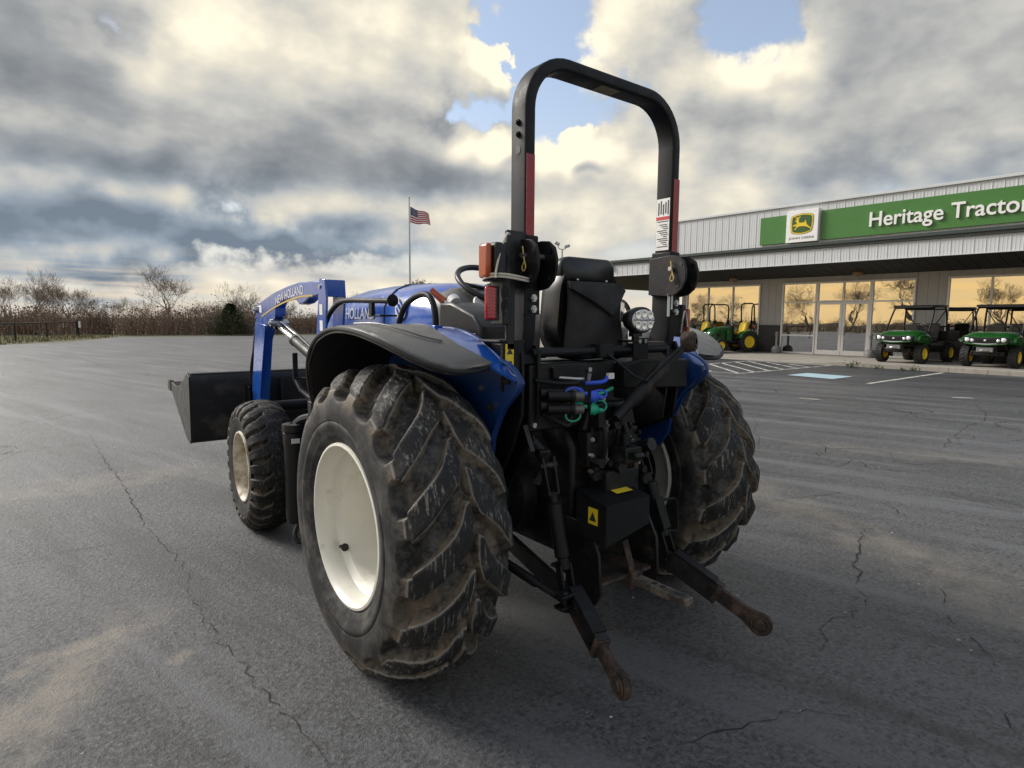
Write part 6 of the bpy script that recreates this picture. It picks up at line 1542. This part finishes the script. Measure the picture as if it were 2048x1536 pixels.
# weeds in the kerb joint
def weed(px, py, s, lab, seed):
    rg = random.Random(seed); p = atZ(px, py); e = empty('kerb_weed', (p[0], p[1], .004)); lv, stx = MB(), MB()
    for i in range(int(26*s+8)):
        a = rg.uniform(0, 6.28); L = s*rg.uniform(.12, .32); d = Vector((math.cos(a)*.7, math.sin(a)*.7, rg.uniform(.3, 1.1))).normalized(); c = Vector((rg.gauss(0, .10*s), rg.gauss(0, .16*s), 0))
        stx.tube([c, c+d*L*.6], .004, 3, cap=False)
        for k in range(3):
            q = c+d*L*(.35+.32*k); t = Vector((rg.gauss(0, 1), rg.gauss(0, 1), rg.gauss(.2, .6))).normalized(); _, u, w = basis(t); l_ = .05*s+.03
            lv.raw([q, q+t*l_*.6+u*l_*.3, q+t*l_*1.3, q+t*l_*.6-u*l_*.3], [(0, 1, 2, 3)])
    lv.obj('leaves', M_weed, e, smooth=0); stx.obj('stems', M_weed, e, smooth=0); tag(e, lab, 'weed', 'weeds along the kerb'); return e
weed(1706, 735, .85, 'largest leafy green weed at the end of the kerb', 1); weed(1757, 738, .5, 'low flat weed in the kerb joint next to the largest one', 2); weed(1803, 741.5, .45, 'small low weed in the kerb joint halfway to the painted bay line', 3); weed(1829, 742.5, .6, 'upright thin weed in the kerb joint nearest the painted bay line', 4)
# loose stones on the asphalt
rg = random.Random(9); st_ = MB()
for i in range(420):
    x, y = rg.uniform(-5, 9), rg.uniform(-2.2, 9); r_ = rg.uniform(.003, .008)*(1.7 if rg.random() < .06 else 1)
    base = [(x+r_*rg.uniform(.7, 1.4)*math.cos(a), y+r_*rg.uniform(.7, 1.4)*math.sin(a), .001) for a in (0, 1.26, 2.5, 3.8, 5.0)]; top_ = (x+rg.uniform(-.3, .3)*r_, y, r_*rg.uniform(.6, 1.1))
    k = len(st_.v); st_.v += base+[top_]; st_.f += [(k+j, k+(j+1) % 5, k+5) for j in range(5)]
stuff(st_.obj('loose_stones', pm('pale_stone', (.42, .40, .36), .9, var=.35, vscale=3), None, smooth=0)); tag(bpy.data.objects['loose_stones'], 'scattered small pale stones on the asphalt', 'stones')
# grass on the verge
rg = random.Random(4); gb = MB()
for i in range(9000):
    x = rg.uniform(-30, 2.2); y = rg.uniform(33, 54)
    if y < 38.2+ (x+3.9)*2.0 and x > -3.9: continue
    if x <= -3.9 and y < 37.5+(x+3.9)*.42+.3: continue
    hh = rg.uniform(.06, .22); a = rg.uniform(0, 3.14); gb.raw([(x-.03*math.cos(a), y-.03*math.sin(a), -.03), (x+.03*math.cos(a), y+.03*math.sin(a), -.03), (x+rg.gauss(0, .05), y+rg.gauss(0, .05), hh)], [(0, 1, 2)])
stuff(gb.obj('verge_grass', pm('dry_grass', (.17, .15, .06), .95, var=.4, vscale=.8), None, smooth=0)); tag(bpy.data.objects['verge_grass'], 'short dry yellow green grass on the verge by the fence', 'grass')
# small shed far off, glimpsed under the porch
p = along(1236, 640, 75); sh = empty('distant_shed', (p[0], p[1], -.03), R(20)); tag(sh, 'small distant shed with rounded brown roof under the porch roof edge', 'shed')
MB().box((-1.4, -1, 0), (1.4, 1.4, 1.5)).obj('wall', pm('grey_green_boards', (.22, .25, .23), .8), sh, smooth=0)
MB().prism([(-1.55, 1.5)]+[(-1.5*math.cos(R(a)), 1.5+.95*math.sin(R(a))) for a in range(10, 171, 20)]+[(1.55, 1.5)], 'y', -1.1, 1.5).obj('roof', pm('brown_roof', (.17, .085, .055), .8), sh)
